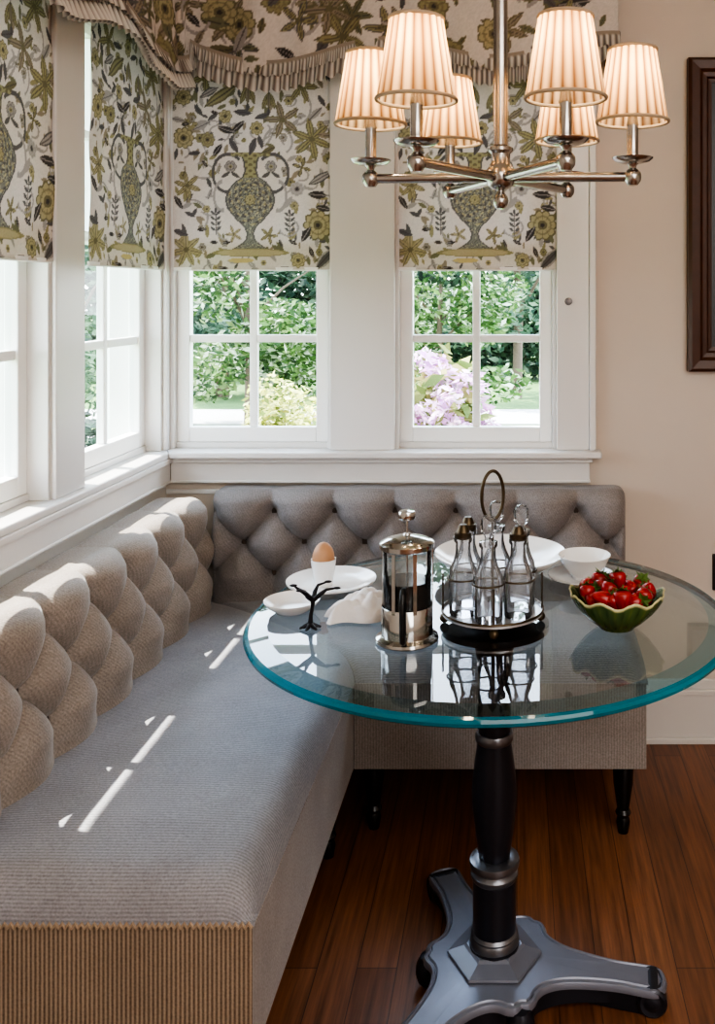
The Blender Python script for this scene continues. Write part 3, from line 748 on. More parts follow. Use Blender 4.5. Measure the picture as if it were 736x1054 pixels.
def catmull(pts, k=6):
    out = []
    for i in range(len(pts) - 1):
        p0 = pts[max(i-1, 0)]; p1 = pts[i]; p2 = pts[i+1]; p3 = pts[min(i+2, len(pts)-1)]
        for j in range(k):
            t = j / k
            out.append(tuple(.5 * ((2*p1[a]) + (-p0[a]+p2[a])*t + (2*p0[a]-5*p1[a]+4*p2[a]-p3[a])*t*t + (-p0[a]+3*p1[a]-3*p2[a]+p3[a])*t**3) for a in (0, 1)))
    return out + [pts[-1]]
hs = catmull(half); legloop = [(x, -y) for x, y in hs] ; legloop = legloop + [(x, y) for x, y in hs[::-1]][1:-1]
A0 = rad(-7); loop = []
for k in range(3):
    a = A0 + k * 2 * PI / 3
    loop += [(x * cos(a) - y * sin(a), x * sin(a) + y * cos(a)) for x, y in legloop]
N_ = len(loop); LP = np.array(loop); nx_ = np.roll(LP, -1, 0) - np.roll(LP, 1, 0); nrm = np.stack([nx_[:, 1], -nx_[:, 0]], 1); nrm /= np.linalg.norm(nrm, axis=1)[:, None] + 1e-9
R_ = np.hypot(LP[:, 0], LP[:, 1]); zt = .084 - .085 * R_
def lp(ins, z): q = LP - nrm * ins; return np.column_stack([q, z * np.ones(N_)])
zb_ = np.clip(.018 - np.clip((R_ - .24) / .06, 0, 1) * .018, 0, .05) - 0
layers = [lp(.014, zt), lp(.011, zt - .004), lp(.008, zt + .0), lp(.003, zt - .002), lp(0, zt - .008), lp(.001, zt - .015), lp(.010, zt - .019)]
m = MB(); m.grid(np.array(layers), wrap=True)
cidx = len(m.v); m.v.append((0, 0, .084)); m.f += [(cidx, (i+1) % N_, i) for i in range(N_)]; m.mi += [0] * N_
m.obj('tripod_base', M['iron'], tb, angle=35)
m = MB(); m.grid(np.array([lp(.010, zt - .018), lp(.014, zt - .022), lp(.014, np.minimum(zb_, zt - .024))]), wrap=True)
cidx = len(m.v); m.v.append((0, 0, .018)); b0 = 2 * N_; m.f += [(cidx, b0 + i, b0 + (i+1) % N_) for i in range(N_)]; m.mi += [0] * N_
m.obj('tripod_underframe', M['iron_dark'], tb, angle=35)
for k in range(3):
    a = A0 + k * 2 * PI / 3
    m = MB(); mt = Matrix.Rotation(a, 3, 'Z') @ Matrix.Rotation(PI / 2, 3, 'X')
    m.lathe([(.006, -.037), (.010, -.036), (.014, -.033), (.018, -.033), (.024, -.0355), (.029, -.031), (.029, .031), (.024, .0355), (.018, .033), (.014, .033), (.010, .036), (.006, .037)], 24, (.313 * cos(a), .313 * sin(a), .029), mt)
    m.obj('scroll_foot', M['iron_dark'], tb)
    b_ = a + PI / 3; m = MB(); m.lathe([(.0001, .0), (.012, .002), (.022, .012), (.027, .028), (.026, .044), (.018, .060), (.0001, .067)], 20, (.134 * cos(b_), .134 * sin(b_), 0))
    m.obj('scroll_knob', M['iron_dark'], tb)

# ------------------------------------------------------------------ chandelier
CX, CY, CR = -.033, 1.87, .266
ZA = 1.4 + (303 - 183) * 1.87 / 950
ch = empty('chandelier', (CX, CY, ZA), 'six-arm nickel chandelier with pleated cream shades hanging over the table', 'chandelier', rz=rad(-3.3))
m = MB(); m.lathe([(.0145, .05), (.0145, ZC - ZA - .03)], 24); m.obj('stem', M['nickel'], ch)
m = MB(); m.lathe([(.0001, ZC - ZA), (.06, ZC - ZA), (.06, ZC - ZA - .012), (.02, ZC - ZA - .03), (.0001, ZC - ZA - .03)], 32); m.obj('ceiling_canopy', M['nickel'], ch)
m = MB(); m.lathe([(.0001, -.064), (.008, -.063), (.014, -.056), (.0165, -.047), (.014, -.038), (.009, -.032), (.008, -.026), (.018, -.022), (.026, -.016), (.030, -.004), (.030, .014), (.024, .022), (.019, .030), (.020, .048), (.026, .054), (.026, .060), (.0145, .066)], 32); m.obj('hub', M['nickel'], ch)
am = MB(); am.tube([(.02, 0, 0), (CR, 0, 0)], .0098, 16); am_me = am.mesh('arm', M['nickel'])
x = CR
bl = MB(); bl.lathe([(.0001, -.019), (.010, -.017), (.0165, -.008), (.0175, 0), (.0165, .008), (.011, .014), (.007, .017), (.008, .022), (.0125, .027), (.0001, .028)], 24, (x, 0, 0)); bl_me = bl.mesh('ball_finial', M['nickel'])
ds = MB(); ds.lathe([(.006, .026), (.020, .027), (.034, .031), (.041, .037), (.0415, .0385), (.034, .034), (.020, .031), (.016, .034), (.015, .040), (.0001, .041)], 36, (x, 0, 0)); ds_me = ds.mesh('drip_dish', M['nickel'])
sl = MB(); sl.lathe([(.0115, .038), (.0128, .042), (.0115, .046), (.0115, .10), (.0128, .104), (.0115, .108), (.009, .125), (.0001, .126)], 24, (x, 0, 0)); sl_me = sl.mesh('candle_sleeve', M['nickel'])
ZS0, ZS1, RB, RT = .108, .252, .070, .0465
NP = 21; nn = NP * 8; rows = 14; P = np.zeros((rows, nn, 3)); Cs = np.zeros((rows, nn, 3)); rr = random.Random(2)
wd = [rr.uniform(.55, 1.25) for _ in range(NP)]
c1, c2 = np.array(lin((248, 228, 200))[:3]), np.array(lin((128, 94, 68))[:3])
for i in range(rows):
    t = i / (rows - 1); R0 = RB + (RT - RB) * t; z = ZS0 + (ZS1 - ZS0) * t
    for j in range(nn):
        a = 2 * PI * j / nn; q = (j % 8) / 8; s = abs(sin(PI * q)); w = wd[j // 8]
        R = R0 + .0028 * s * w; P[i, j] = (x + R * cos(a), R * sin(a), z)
        Cs[i, j] = c2 + (c1 - c2) * min(1, s ** 1.2 * w)  # pleat shading painted into the silk, folds darker than ridges
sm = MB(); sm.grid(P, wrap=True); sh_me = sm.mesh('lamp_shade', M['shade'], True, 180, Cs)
bands = []
for R, z in ((RB + .0015, ZS0), (RT + .0015, ZS1)):
    tm = MB(); tm.tube([(x + R * cos(2*PI*i/48), R * sin(2*PI*i/48), z + .003) for i in range(48)], .0035, 8, closed=True)
    bands.append(tm.mesh('shade_band', M['shadetrim']))
bu = MB(); bu.lathe([(.006, .124), (.009, .132), (.013, .150), (.011, .170), (.005, .188), (.0001, .196)], 16, (x, 0, 0)); bu_me = bu.mesh('bulb', M['bulb'])
for k in range(6):
    ar = link('arm', am_me, ch); ar.rotation_euler = (0, 0, k * PI / 3)
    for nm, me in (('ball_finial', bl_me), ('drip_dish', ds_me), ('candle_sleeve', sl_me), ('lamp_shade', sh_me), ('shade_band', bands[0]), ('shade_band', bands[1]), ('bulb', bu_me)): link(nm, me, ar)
    a = k * PI / 3 + rad(-3.3)
    ld = bpy.data.lights.new('bulb_light', 'POINT'); ld.energy = .62; ld.color = (1, .82, .58); ld.shadow_soft_size = .02
    lo = bpy.data.objects.new('bulb_light', ld); COL.objects.link(lo); lo.location = (CX + CR * cos(a), CY + CR * sin(a), ZA + .212)

# ------------------------------------------------------------------ things on the table
ZT0 = TZ_ + .0004
def put(o, X, Y, z=ZT0, rz=0.): o.location = (X, Y, z); o.rotation_euler = (0, 0, rz); return o
# French press
fp_ = empty('french_press', (-.2016, 1.695, ZT0), 'glass french press with steel frame, half full of coffee', 'coffee press')
m = MB(); m.lathe([(.0001, .012), (.044, .012), (.0445, .166), (.0465, .172), (.0460, .173)], 40); m.f.pop(); m.obj('glass_beaker', M['beaker'], fp_)
m = MB(); m.lathe([(.0001, .0145), (.0422, .0145), (.0422, .111), (.0001, .111)], 40); m.obj('coffee', M['coffee'], fp_)
m = MB(); m.lathe([(.0001, .0), (.054, .0), (.058, .003), (.057, .008), (.050, .011), (.047, .013), (.047, .065), (.0462, .066), (.0455, .065), (.0455, .012), (.0001, .011)], 48); m.obj('steel_base', M['chrome'], fp_)
for a in (rad(-66), rad(-114), rad(15), rad(165)):
    ca, sa = cos(a), sin(a); m = MB(); w = .0035
    vs = [(r * ca + q * w * sa, r * sa - q * w * ca, z) for z in (.06, .168) for r in (.0462, .0478) for q in (-1, 1)]
    m.add(vs, [(0, 1, 3, 2), (4, 6, 7, 5), (0, 4, 5, 1), (2, 3, 7, 6), (0, 2, 6, 4), (1, 5, 7, 3)]); m.obj('frame_strap', M['chrome'], fp_, smooth=False)
m = MB(); m.tube([(0, -.047, .106), (0, -.058, .108), (0, -.068, .103), (0, -.072, .09), (0, -.072, .035), (0, -.068, .022), (0, -.058, .016), (0, -.049, .018)], .0055, 12); m.obj('handle', M['blackplastic'], fp_)
m = MB(); m.lathe([(.0445, .168), (.050, .171), (.0505, .179), (.047, .182), (.036, .187), (.020, .191), (.007, .193), (.005, .197), (.0001, .197)], 40); m.obj('lid', M['chrome'], fp_)
m = MB(); m.lathe([(.0022, .1115), (.0022, .224)], 10); m.lathe([(.0001, .222), (.0145, .2225), (.0160, .2245), (.0160, .234), (.0145, .237), (.0001, .2385)], 24); m.obj('plunger', M['chrome'], fp_)

# cruet stand
SX, SY = -.047, 1.79
cs = empty('cruet_stand', (SX, SY, ZT0), 'bronze wire cruet stand with round tray and tall ring handle', 'cruet stand')
m = MB(); m.lathe([(.0001, .018), (.094, .018), (.0975, .020), (.0985, .026), (.0965, .028), (.094, .0225), (.0001, .0225)], 64); m.obj('tray', M['tray'], cs); m = MB(); m.tube([(.098 * cos(2*PI*i/64), .098 * sin(2*PI*i/64), .0265) for i in range(64)], .0022, 8, closed=True); m.obj('tray_rim', M['bronze'], cs)
fa = [rad(-90 + k * 90 + 3) for k in range(4)]
for a in fa:
    m = MB(); m.sphere((.093 * cos(a), .093 * sin(a), .0095), .0095, 14); m.lathe([(.004, .018), (.005, .0155), (.0035, .014)], 10, (.093 * cos(a), .093 * sin(a), 0)); m.obj('ball_foot', M['bronze'], cs)
    m = MB(); m.tube([(.096 * cos(a), .096 * sin(a), .022), (.096 * cos(a), .096 * sin(a), .094)], .0019, 8); m.obj('upright', M['bronze'], cs)
BANG = [rad(-96 + 60 * k) for k in range(6)]; BR_ = .061
m = MB()
for a in BANG:
    cx, cy = BR_ * cos(a), BR_ * sin(a)
    m.tube([(cx + .0304 * cos(2*PI*i/32), cy + .0304 * sin(2*PI*i/32), .094) for i in range(32)], .0017, 8, closed=True)
m.tube([(.0965 * cos(2*PI*i/64), .0965 * sin(2*PI*i/64), .0945) for i in range(64)], .0014, 8, closed=True) if False else None
m.obj('bottle_rings', M['bronze'], cs)
m = MB(); m.tube([(0, 0, .022), (0, 0, .196)], .0028, 10)
m.obj('centre_rod', M['bronze'], cs)
m = MB(); ra = rad(28); m.tube([(.0235 * cos(t) * cos(ra), .0235 * cos(t) * sin(ra), .2445 + .0475 * sin(t)) for t in [2*PI*i/48 for i in range(48)]], .0033, 10, closed=True); m.obj('ring_handle', M['bronze'], cs)
# bottles
def fl(r, z, a, k): return r * 1.1 * (1 + (.035 * cos(a * 12) if .004 < z < .072 and r > .02 else 0))
bpro = [(.0001, .001), (.0225, .001), (.0245, .004), (.0245, .066), (.0252, .076), (.0232, .088), (.0172, .102), (.0134, .118), (.0126, .136), (.0160, .141), (.0160, .149), (.011, .150), (.0001, .1505)]
bo_me = MB().lathe(bpro, 48, mod=fl).mesh('cruet_bottle', M['crystal'])
st_me = MB().lathe([(.0001, .138), (.0080, .138), (.0086, .150), (.006, .155), (.0085, .160), (.0140, .166), (.0150, .178), (.0145, .190), (.009, .197), (.0001, .199)], 8).mesh('glass_stopper', M['crystal'], smooth=False)
cp_me = MB().lathe([(.0001, .173), (.007, .172), (.0105, .166), (.0130, .158), (.0165, .157), (.0168, .147), (.0164, .146)], 24).mesh('metal_cap', M['bronze'])
kinds = ['s', 'c', 's', 's', 'c', 'c']
labels = ['clear cruet bottle at the front of the stand, faceted glass stopper, nearest the viewer',
          'clear cruet bottle with dark metal cap at the right front of the stand',
          'clear cruet bottle with tall glass stopper at the right of the stand',
          'clear cruet bottle with glass stopper at the back of the stand, behind the ring handle',
          'clear cruet bottle with dark cap at the back left of the stand, mostly hidden',
          'clear cruet bottle with dark metal cap at the left front, nearest the coffee press']
for a, kd, lb in zip(BANG, kinds, labels):
    o = tag(link('cruet_bottle', bo_me), lb, 'bottle', 'cruet bottles'); put(o, SX + BR_ * cos(a), SY + BR_ * sin(a), ZT0 + .0226)
    link('glass_stopper' if kd == 's' else 'metal_cap', st_me if kd == 's' else cp_me, o)

# plates and bowls
def pottery(name, prof, X, Y, label, cat, mat='porcelain', n=56, z=ZT0, group=None, mod=None):
    o = MB().lathe(prof, n, mod=mod).obj(name, M[mat]); put(o, X, Y, z); return tag(o, label, cat, group)
def plate_prof(R, h=.016):
    return [(.0001, .001), (R * .55, .001), (R * .58, .004), (R * .80, h * .5), (R, h), (R * 1.0, h + .003), (R * .80, h * .5 + .0045), (R * .60, .007), (.0001, .006)]
pottery('dinner_plate', plate_prof(.096), -.402, 2.000, 'white dinner plate under the egg cup at the left of the table', 'plate')
pottery('side_dish', [(.0001, .001), (.030, .001), (.034, .004), (.048, .014), (.055, .022), (.0555, .0245), (.052, .021), (.042, .011), (.030, .007), (.0001, .006)], -.450, 1.847, 'small shallow white dish at the left edge of the table', 'dish')
pottery('serving_bowl', [(.0001, .001), (.070, .001), (.072, .006), (.10, .015), (.132, .032), (.148, .046), (.149, .0495), (.145, .047), (.125, .034), (.095, .020), (.065, .012), (.0001, .011)], -.038, 2.105, 'wide white serving bowl behind the cruet stand', 'bowl')
pottery('saucer', plate_prof(.073, .013), .143, 2.045, 'white saucer under the small white bowl', 'saucer')
pottery('cereal_bowl', [(.0001, .0), (.028, .0), (.028, .006), (.033, .011), (.046, .026), (.0565, .048), (.058, .050), (.0575, .0515), (.054, .048), (.043, .028), (.030, .015), (.0001, .012)], .150, 2.047, 'small white bowl on the saucer, behind the strawberries', 'bowl', z=ZT0 + .0072)
pottery('egg_cup', [(.0001, 0), (.019, 0), (.021, .003), (.020, .008), (.021, .018), (.0245, .035), (.027, .054), (.0268, .0565), (.0245, .054), (.022, .037), (.015, .028), (.0001, .025)], -.418, 1.995, 'white egg cup standing on the dinner plate', 'egg cup', z=ZT0 + .0068)
eggp = [(max(.0235 * sin(t) * (1 + .10 * cos(t)), 1e-5), -.030 * cos(t)) for t in [PI * i / 20 for i in range(21)]]
eggp = [(max(.0235 * sin(t) * (1 + .12 * cos(t)), 1e-5), -.0305 * cos(t)) for t in [PI * i / 20 for i in range(21)]]
o = MB().lathe(eggp, 32).obj('boiled_egg', M['egg']); put(o, -.418, 1.995, ZT0 + .0068 + .062); tag(o, 'brown boiled egg sitting in the white egg cup', 'egg')
# napkin
n_ = 46; U, V = np.meshgrid(np.linspace(-1, 1, n_), np.linspace(-1, 1, n_)); Rr = np.maximum(np.abs(U), np.abs(V))
Zn = .046 * np.clip(1 - Rr ** 2.2, 0, 1) ** .7 * (.76 + .16 * np.sin(U * 4 + V * 2.5) + .14 * np.abs(np.sin(V * 4 - U * 5 + 1)) + .08 * np.abs(np.sin(U * 9 + V * 5))) + .003
Xn = U * .064 * (1 + .16 * np.sin(V * 5) + .1 * np.sin(V * 9 + 1)); Yn = V * .046 * (1 + .2 * np.sin(U * 4 + 1))
P = np.dstack([Xn, Yn, Zn]); m = MB(); m.grid(P); m.add([(p[0], p[1], .0005) for p in P[::45, ::45].reshape(-1, 3)], [(0, 1, 3, 2)])
o = m.obj('napkin', M['linen'], angle=180); md = o.modifiers.new('sub', 'SUBSURF'); md.levels = md.render_levels = 1; put(o, -.303, 1.822, ZT0, .25); tag(o, 'crumpled white linen napkin between the egg cup plate and the coffee press', 'napkin')
# black tree-shaped holder
tr_ = empty('tree_holder', (-.392, 1.752, ZT0), 'small black tree-shaped holder with forked top, in front of the egg cup', 'ornament')
m = MB(); m.tube([(.000, 0, .006), (.001, 0, .025), (.004, 0, .042), (.005, 0, .056)], [.0056, .0036, .0034, .005], 10); m.obj('trunk', M['blackiron'], tr_)
for k in range(6):
    a = k * PI / 3 + .3; m = MB(); m.tube([(0, 0, .009), (.011 * cos(a), .011 * sin(a), .005), (.020 * cos(a), .016 * sin(a), .0022)], [.005, .0036, .002], 8); m.obj('root', M['blackiron'], tr_)
br = [((-.013, .004, .068), (-.024, .004, .074), (-.032, .006, .079)), ((.020, .0, .066), (.030, .004, .073), (.046, .012, .073)), ((.006, .012, .066), (.010, .022, .076), (.026, .028, .080)), ((-.004, -.008, .064), (-.006, -.014, .072), (-.014, -.018, .077))]
for b3 in br:
    m = MB(); m.tube([(.005, 0, .054)] + list(b3), [.0048, .0045, .0028, .0016], 8)
    e = Vector(b3[-1]); d_ = (e - Vector(b3[1])).normalized()
    m.sphere(e + d_ * .002, .0060, 10, (1.3, .8, .4)); m.obj('branch', M['blackiron'], tr_)
# strawberry bowl
def wav(r, z, a, k):
    t = min(1, max(0, (r - .03) / .055)); lob = abs(cos(a * 4.5 + .5))
    return (r * (1 + t * (.05 * lob ** 2) + .012 * t * cos(a * 36)), z + t * t * (.011 * (lob ** 2 - .45)))
bp = [(.0001, .002), (.028, .001), (.033, .0), (.036, .004), (.050, .014), (.066, .030), (.078, .046), (.0855, .059), (.088, .064), (.0865, .0665), (.0835, .063), (.074, .048), (.060, .032), (.044, .018), (.0001, .012)]
nb = 108; m = MB(); m.lathe(bp, nb, mod=wav)
cb = []
for k, (r, z) in enumerate(bp):
    for i in range(nb):
        a = 2 * PI * i / nb; q = .5 + .5 * cos(a * 36); v_ = .5 + .5 * cos(a * 18 + r * 120)
        g = np.array(lin((64, 96, 56))[:3]) * (1 - q * .35) + np.array(lin((128, 140, 66))[:3]) * (.42 * q * v_ + .10 * (1 - q))
        if 8 <= k <= 9: g = np.array(lin((206, 200, 150))[:3])
        elif k > 10: g = np.array(lin((70, 96, 48))[:3])
        cb.append(g)
o = m.obj('fruit_bowl', M['bowl'], colors=cb, angle=60); put(o, .191, 1.763, ZT0, .2); tag(o, 'green leaf-shaped bowl with wavy cream rim holding strawberries', 'bowl')
# strawberries
sp = [(.0001, -.019), (.005, -.017), (.0095, -.010), (.0135, -.001), (.0155, .007), (.0145, .013), (.009, .017), (.0001, .0165)]
def berry_me():
    m = MB(); n = 18; m.lathe(sp, n); c = []
    r = random.Random(5)
    for k, (rr_, z) in enumerate(sp):
        for i in range(n):
            t = (z + .019) / .036; base = np.array(lin((174, 40, 44))[:3]) * (1 - .3 * t) + np.array(lin((214, 96, 70))[:3]) * .25 * max(0, t - .6)
            c.append(base * r.uniform(.75, 1.2))
    me = m.mesh('strawberry', M['berry'], True, 180, c); return me
cm = MB()
for k in range(7):
    a = k * 2 * PI / 7; ca, sa = cos(a), sin(a); w = .0042
    cm.add([(0, 0, .0178), (.008 * ca - w * sa, .008 * sa + w * ca, .0186), (.0165 * ca, .0165 * sa, .0225 if k % 2 else .016), (.008 * ca + w * sa, .008 * sa - w * ca, .0186)], [(0, 1, 2, 3)])
cm.tube([(0, 0, .017), (.002, 0, .026)], .0012, 6); cal_me = cm.mesh('calyx', M['calyx'], False); st0 = berry_me()
bx, by = .191, 1.763
lay = [(.024, .036, 4, 0.), (.053, .054, 9, .3), (.027, .066, 5, .2), (.004, .086, 1, 0), (.060, .066, 9, .0)]
descr = ['lying on its side', 'pointing up', 'half hidden', 'with its green leaves showing', 'tilted toward the rim', 'tip facing the viewer']
rr = random.Random(9); pts = []
for R, z, n, ph in lay:
    for k in range(n): a = ph + 2 * PI * k / n + rr.uniform(-.1, .1); pts.append((R * cos(a), R * sin(a), z + rr.uniform(-.003, .004)))
where = lambda x, y, z: ('topmost' if z > .072 else ('buried' if z < .045 else ('upper' if z > .055 else 'lower'))) + ' red strawberry at the ' + ('front' if y < -.018 else 'back' if y > .018 else 'middle') + (' left' if x < -.018 else ' right' if x > .018 else ' centre') + ' of the green bowl'
seen_l = {}
for i, (x, y, z) in enumerate(pts):
    lb = where(x, y, z); k_ = seen_l.get(lb, 0); seen_l[lb] = k_ + 1
    if k_: lb = lb.replace('red strawberry', 'strawberry by the rim' if k_ == 1 else 'strawberry tucked between others')
    o = tag(link('strawberry', st0), lb, 'strawberry', 'strawberries in the green bowl'); o.location = (bx + x, by + y, ZT0 + z + .004)
    s = rr.uniform(.96, 1.18); o.scale = (s, s, s); o.rotation_euler = (rr.uniform(1.2, 2.4) * rr.choice((-1, 1, 1)), rr.uniform(-.5, .5), rr.uniform(0, 6.28)) if i % 2 else (rr.uniform(-.5, .5), rr.uniform(-.5, .5), 0)
    link('calyx', cal_me, o)

# ------------------------------------------------------------------ outdoors
GZ = -.40
struct(MB().box(-60, 60, 3.1, 80, GZ - .1, GZ).obj('ground', M['lawn'], smooth=False))
struct(MB().box(-60, XL - T - .02, -20, 3.1, GZ - .1, GZ).obj('ground_side', M['lawn'], smooth=False))
struct(MB().box(-30, 30, 12.7, 14.3, GZ, GZ + .02).obj('driveway_path', M['drive'], smooth=False))
struct(MB().box(-6.5, -3.4, 3.15, 11.8, GZ, GZ + .02).obj('terrace_path', M['drive'], smooth=False))
def foliage(clumps, n, size, cols, seed, flat=.5):
    r = np.random.RandomState(seed); w = np.array([c[3] * c[4] * c[5] for c in clumps]) ** .67; w /= w.sum()
    idx = r.choice(len(clumps), n, p=w); C = np.array(clumps)[idx]
    d = r.normal(size=(n, 3)); d /= np.linalg.norm(d, axis=1)[:, None]; d *= (r.rand(n, 1) ** .35)
    p = C[:, :3] + d * C[:, 3:6]
    a = r.normal(size=(n, 3)); a[:, 2] *= flat; a /= np.linalg.norm(a, axis=1)[:, None]
    b = np.cross(a, r.normal(size=(n, 3))); b /= np.linalg.norm(b, axis=1)[:, None]
    s = size * (.6 + .8 * r.rand(n, 1)); V = np.stack([p - a * s, p + b * s * .42, p + a * s, p - b * s * .42], 1).reshape(-1, 3)
    cc = np.array([lin(c)[:3] for c in cols])[r.randint(len(cols), size=n)] * (.7 + .6 * r.rand(n, 1)); cc = np.repeat(cc, 4, 0)
    me = bpy.data.meshes.new('foliage'); me.vertices.add(4 * n); me.vertices.foreach_set('co', V.ravel())
    me.loops.add(4 * n); me.loops.foreach_set('vertex_index', np.arange(4 * n)); me.polygons.add(n)
    me.polygons.foreach_set('loop_start', np.arange(n) * 4); me.polygons.foreach_set('loop_total', np.full(n, 4)); me.update(); me.validate()
    at = me.color_attributes.new('paint', 'FLOAT_COLOR', 'POINT'); c4 = np.ones((4 * n, 4), np.float32); c4[:, :3] = cc; at.data.foreach_set('color', c4.ravel())
    return me
GREENS = [(70, 98, 50), (92, 120, 66), (52, 78, 42), (128, 148, 98), (190, 200, 176)]
COOL = [(62, 86, 66), (80, 104, 82), (48, 70, 56), (116, 136, 112)]
DARKG = [(40, 62, 42), (54, 78, 52), (32, 50, 38)]
def tree(x, y, h, cr, n, size, cols, seed, label, trunk=.12, low=.25, group='trees in the garden'):
    root = empty('garden_tree', (x, y, GZ), label, 'tree', group); r = random.Random(seed)
    cl = [(r.uniform(-cr, cr) * .75, r.uniform(-cr, cr) * .6, h * r.uniform(low, 1), cr * r.uniform(.35, .6), cr * r.uniform(.35, .6), cr * r.uniform(.25, .42)) for _ in range(16)]
    me = foliage(cl, n, size, cols, seed); me.materials.append(M['leaf']); link('foliage', me, root)
    m = MB(); m.tube([(0, 0, 0), (.05 * r.uniform(-1, 1), 0, h * .3), (.1 * r.uniform(-1, 1), 0, h * .62)], [trunk, trunk * .8, trunk * .45], 10)
    for k in range(5):
        a = r.uniform(0, 6.28); z = h * r.uniform(.25, .5); m.tube([(0, 0, z), (cr * .4 * cos(a), cr * .4 * sin(a), z + h * .12), (cr * .7 * cos(a), cr * .7 * sin(a), z + h * .18)], [trunk * .4, trunk * .28, trunk * .12], 6)
    m.obj('trunk', M['bark'], root)
tree(0., 16.0, 5.4, 1.8, 9000, .085, COOL, 21, 'slender grey-green tree with bare trunk beside the pale drive, seen through the right window', .09, .22)
tree(-.95, 10.8, 3.1, .88, 7000, .05, GREENS, 22, 'bright green leafy tree seen through the upper left panes of the right window', .05, .24)
tree(-5.2, 16.3, 5.2, 1.6, 9000, .09, COOL, 23, 'tall cool-green tree seen through the window nearest the corner', .13, .03)
tree(-3.55, 12.2, 3.9, 1.15, 8000, .06, GREENS, 24, 'light green tree in the right panes of the window nearest the corner', .06, .05)
tree(-9.6, 24.0, 6, 2.9, 6000, .16, DARKG, 25, 'dark evergreen at the back of the garden, farthest left', .16, .06)
tree(-1.2, 24.0, 6, 2.9, 7000, .16, DARKG, 26, 'dark evergreen at the back of the garden, behind the drive', .16, .06)
tree(-5.5, 32.0, 7.5, 3.6, 6000, .2, COOL, 27, 'distant grey-green tree standing between the two dark evergreens', .16, .05)
tree(-4.45, 9.3, 3.0, .85, 5000, .055, COOL, 28, 'bushy green tree seen through the left wall window beside the corner', .05, .10)
hr = random.Random(77)
hc = [(-15 + 18.5 * k / 44 , hr.uniform(-.3, .3), z, .75, .5, .6) for k in range(45) for z in (.5, 1.3, 2.1)]
he = empty('garden_hedge', (0, 19.4, GZ), 'long dark green hedge running along the back of the garden', 'hedge')
me = foliage(hc, 16000, .13, DARKG + COOL, 78); me.materials.append(M['leaf']); link('foliage', me, he)
m = MB()
for k in range(24): m.tube([(-14.6 + 17.6 * k / 23, 0, 0), (-14.6 + 17.6 * k / 23, 0, 1.6)], .03, 6)
m.obj('stem', M['bark'], he)
def bush(x, y, rx, h, n, size, cols, seed, label, petals=None):
    root = empty('garden_shrub', (x, y, GZ), label, 'shrub'); r = random.Random(seed)
    cl = [(r.uniform(-rx, rx) * .6, r.uniform(-rx, rx) * .5, h * r.uniform(.25, .8), rx * .5, rx * .5, h * .22) for _ in range(12)]
    me = foliage(cl, n, size, cols, seed); me.materials.append(M['leaf']); link('foliage', me, root)
    m = MB()
    for k in range(5): a = k * 1.3; m.tube([(0, 0, 0), (rx * .3 * cos(a), rx * .3 * sin(a), h * .5)], [.025, .01], 6)
    m.obj('stem', M['bark'], root)
    if petals:
        cl2 = []
        for _ in range(petals[0]):
            c = r.choice(cl); a, e = r.uniform(0, 6.28), r.uniform(-.5, 1.2)
            cl2.append((c[0] + c[3] * cos(a) * cos(e) * .95, c[1] - abs(c[4] * sin(a) * cos(e)) * .95, c[2] + c[5] * sin(e), .085, .085, .07))
        me = foliage(cl2, petals[0] * 55, .030, petals[1], seed + 1); me.materials.append(M['petal']); link('blossom', me, root)
bush(-1.50, 6.0, .38, 1.30, 6500, .028, [(206, 200, 120), (176, 178, 92), (226, 220, 160), (120, 130, 70)], 31, 'rounded yellow-green shrub outside the window nearest the corner')
bush(-.60, 5.0, .46, 1.52, 1700, .06, [(92, 108, 58), (124, 130, 76), (160, 154, 100)], 32, 'rhododendron with pink blossom outside the right window', (70, [(214, 168, 206), (196, 142, 196), (228, 194, 222), (236, 214, 228)]))
for (x, y, lb) in ((-1.80, 4.20, 'white porch pillar outside, nearer the house corner of the garden'), (-1.80, 3.24, 'white porch pillar outside the left wall windows, nearest the room')):
    m = MB(); m.box(-.055, .055, -.055, .055, .12, 2.98); m.box(-.075, .075, -.075, .075, 0, .12); m.box(-.07, .07, -.07, .07, 2.9, 3.0)
    o = m.obj('porch_pillar', M['sash'], bevel=.004, smooth=False); o.location = (x, y, GZ); tag(o, lb, 'pillar', 'porch pillars')

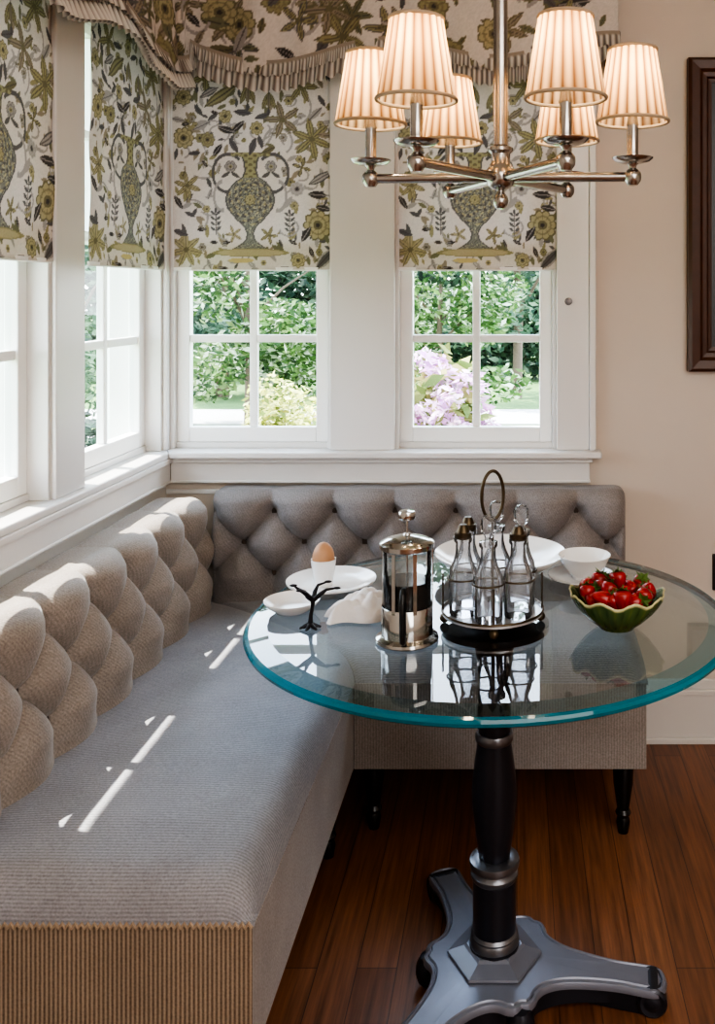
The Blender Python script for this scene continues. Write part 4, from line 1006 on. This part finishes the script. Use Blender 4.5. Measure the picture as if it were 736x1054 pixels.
# ------------------------------------------------------------------ light
w = bpy.data.worlds.new('sky'); bpy.context.scene.world = w; w.use_nodes = True
nt = w.node_tree; nt.nodes.clear(); ow = nt.nodes.new('ShaderNodeOutputWorld'); bg = nt.nodes.new('ShaderNodeBackground')
tc = nt.nodes.new('ShaderNodeTexCoord'); sx = nt.nodes.new('ShaderNodeSeparateXYZ'); rp = nt.nodes.new('ShaderNodeValToRGB')
nt.links.new(tc.outputs['Generated'], sx.inputs[0]); nt.links.new(sx.outputs[2], rp.inputs[0]); nt.links.new(rp.outputs[0], bg.inputs[0]); nt.links.new(bg.outputs[0], ow.inputs[0])
e = rp.color_ramp.elements; e[0].position = 0.; e[0].color = (.90, .95, 1., 1); e[1].position = .6; e[1].color = (.62, .78, 1., 1)
bg.inputs['Strength'].default_value = 6.5
sd = bpy.data.lights.new('sun', 'SUN'); sd.energy = 11; sd.angle = rad(.35); sd.color = (1, .95, .86)
so = bpy.data.objects.new('sun', sd); COL.objects.link(so); so.rotation_euler = Vector((1, -.30, -1.95)).to_track_quat('-Z', 'Y').to_euler(); so.location = (-4, 4, 6)
def area(name, loc, target, sx_, sy_, en, col):
    d = bpy.data.lights.new(name, 'AREA'); d.shape = 'RECTANGLE'; d.size = sx_; d.size_y = sy_; d.energy = en; d.color = col
    o = bpy.data.objects.new(name, d); COL.objects.link(o); o.location = loc; o.rotation_euler = (Vector(target) - Vector(loc)).to_track_quat('-Z', 'Y').to_euler(); return o
area('ceiling_fill', (.9, -.3, 2.58), (.7, .3, 0), 2.4, 2.4, 52, (1, .94, .87))  # added fill lamp under the ceiling, no fixture there
area('rear_fill', (1.2, -2.3, 1.6), (-.1, 2.4, .8), 2.2, 1.6, 30, (1, .97, .94))  # added fill lamp at the rear wall, which has no window

sc = bpy.context.scene
sc.view_settings.view_transform = 'AgX'
try: sc.view_settings.look = 'AgX - High Contrast'
except Exception: pass
sc.view_settings.exposure = .72
sc.cycles.max_bounces = 10; sc.cycles.transparent_max_bounces = 24; sc.cycles.caustics_reflective = False; sc.cycles.caustics_refractive = False
sc.cycles.use_denoising = True
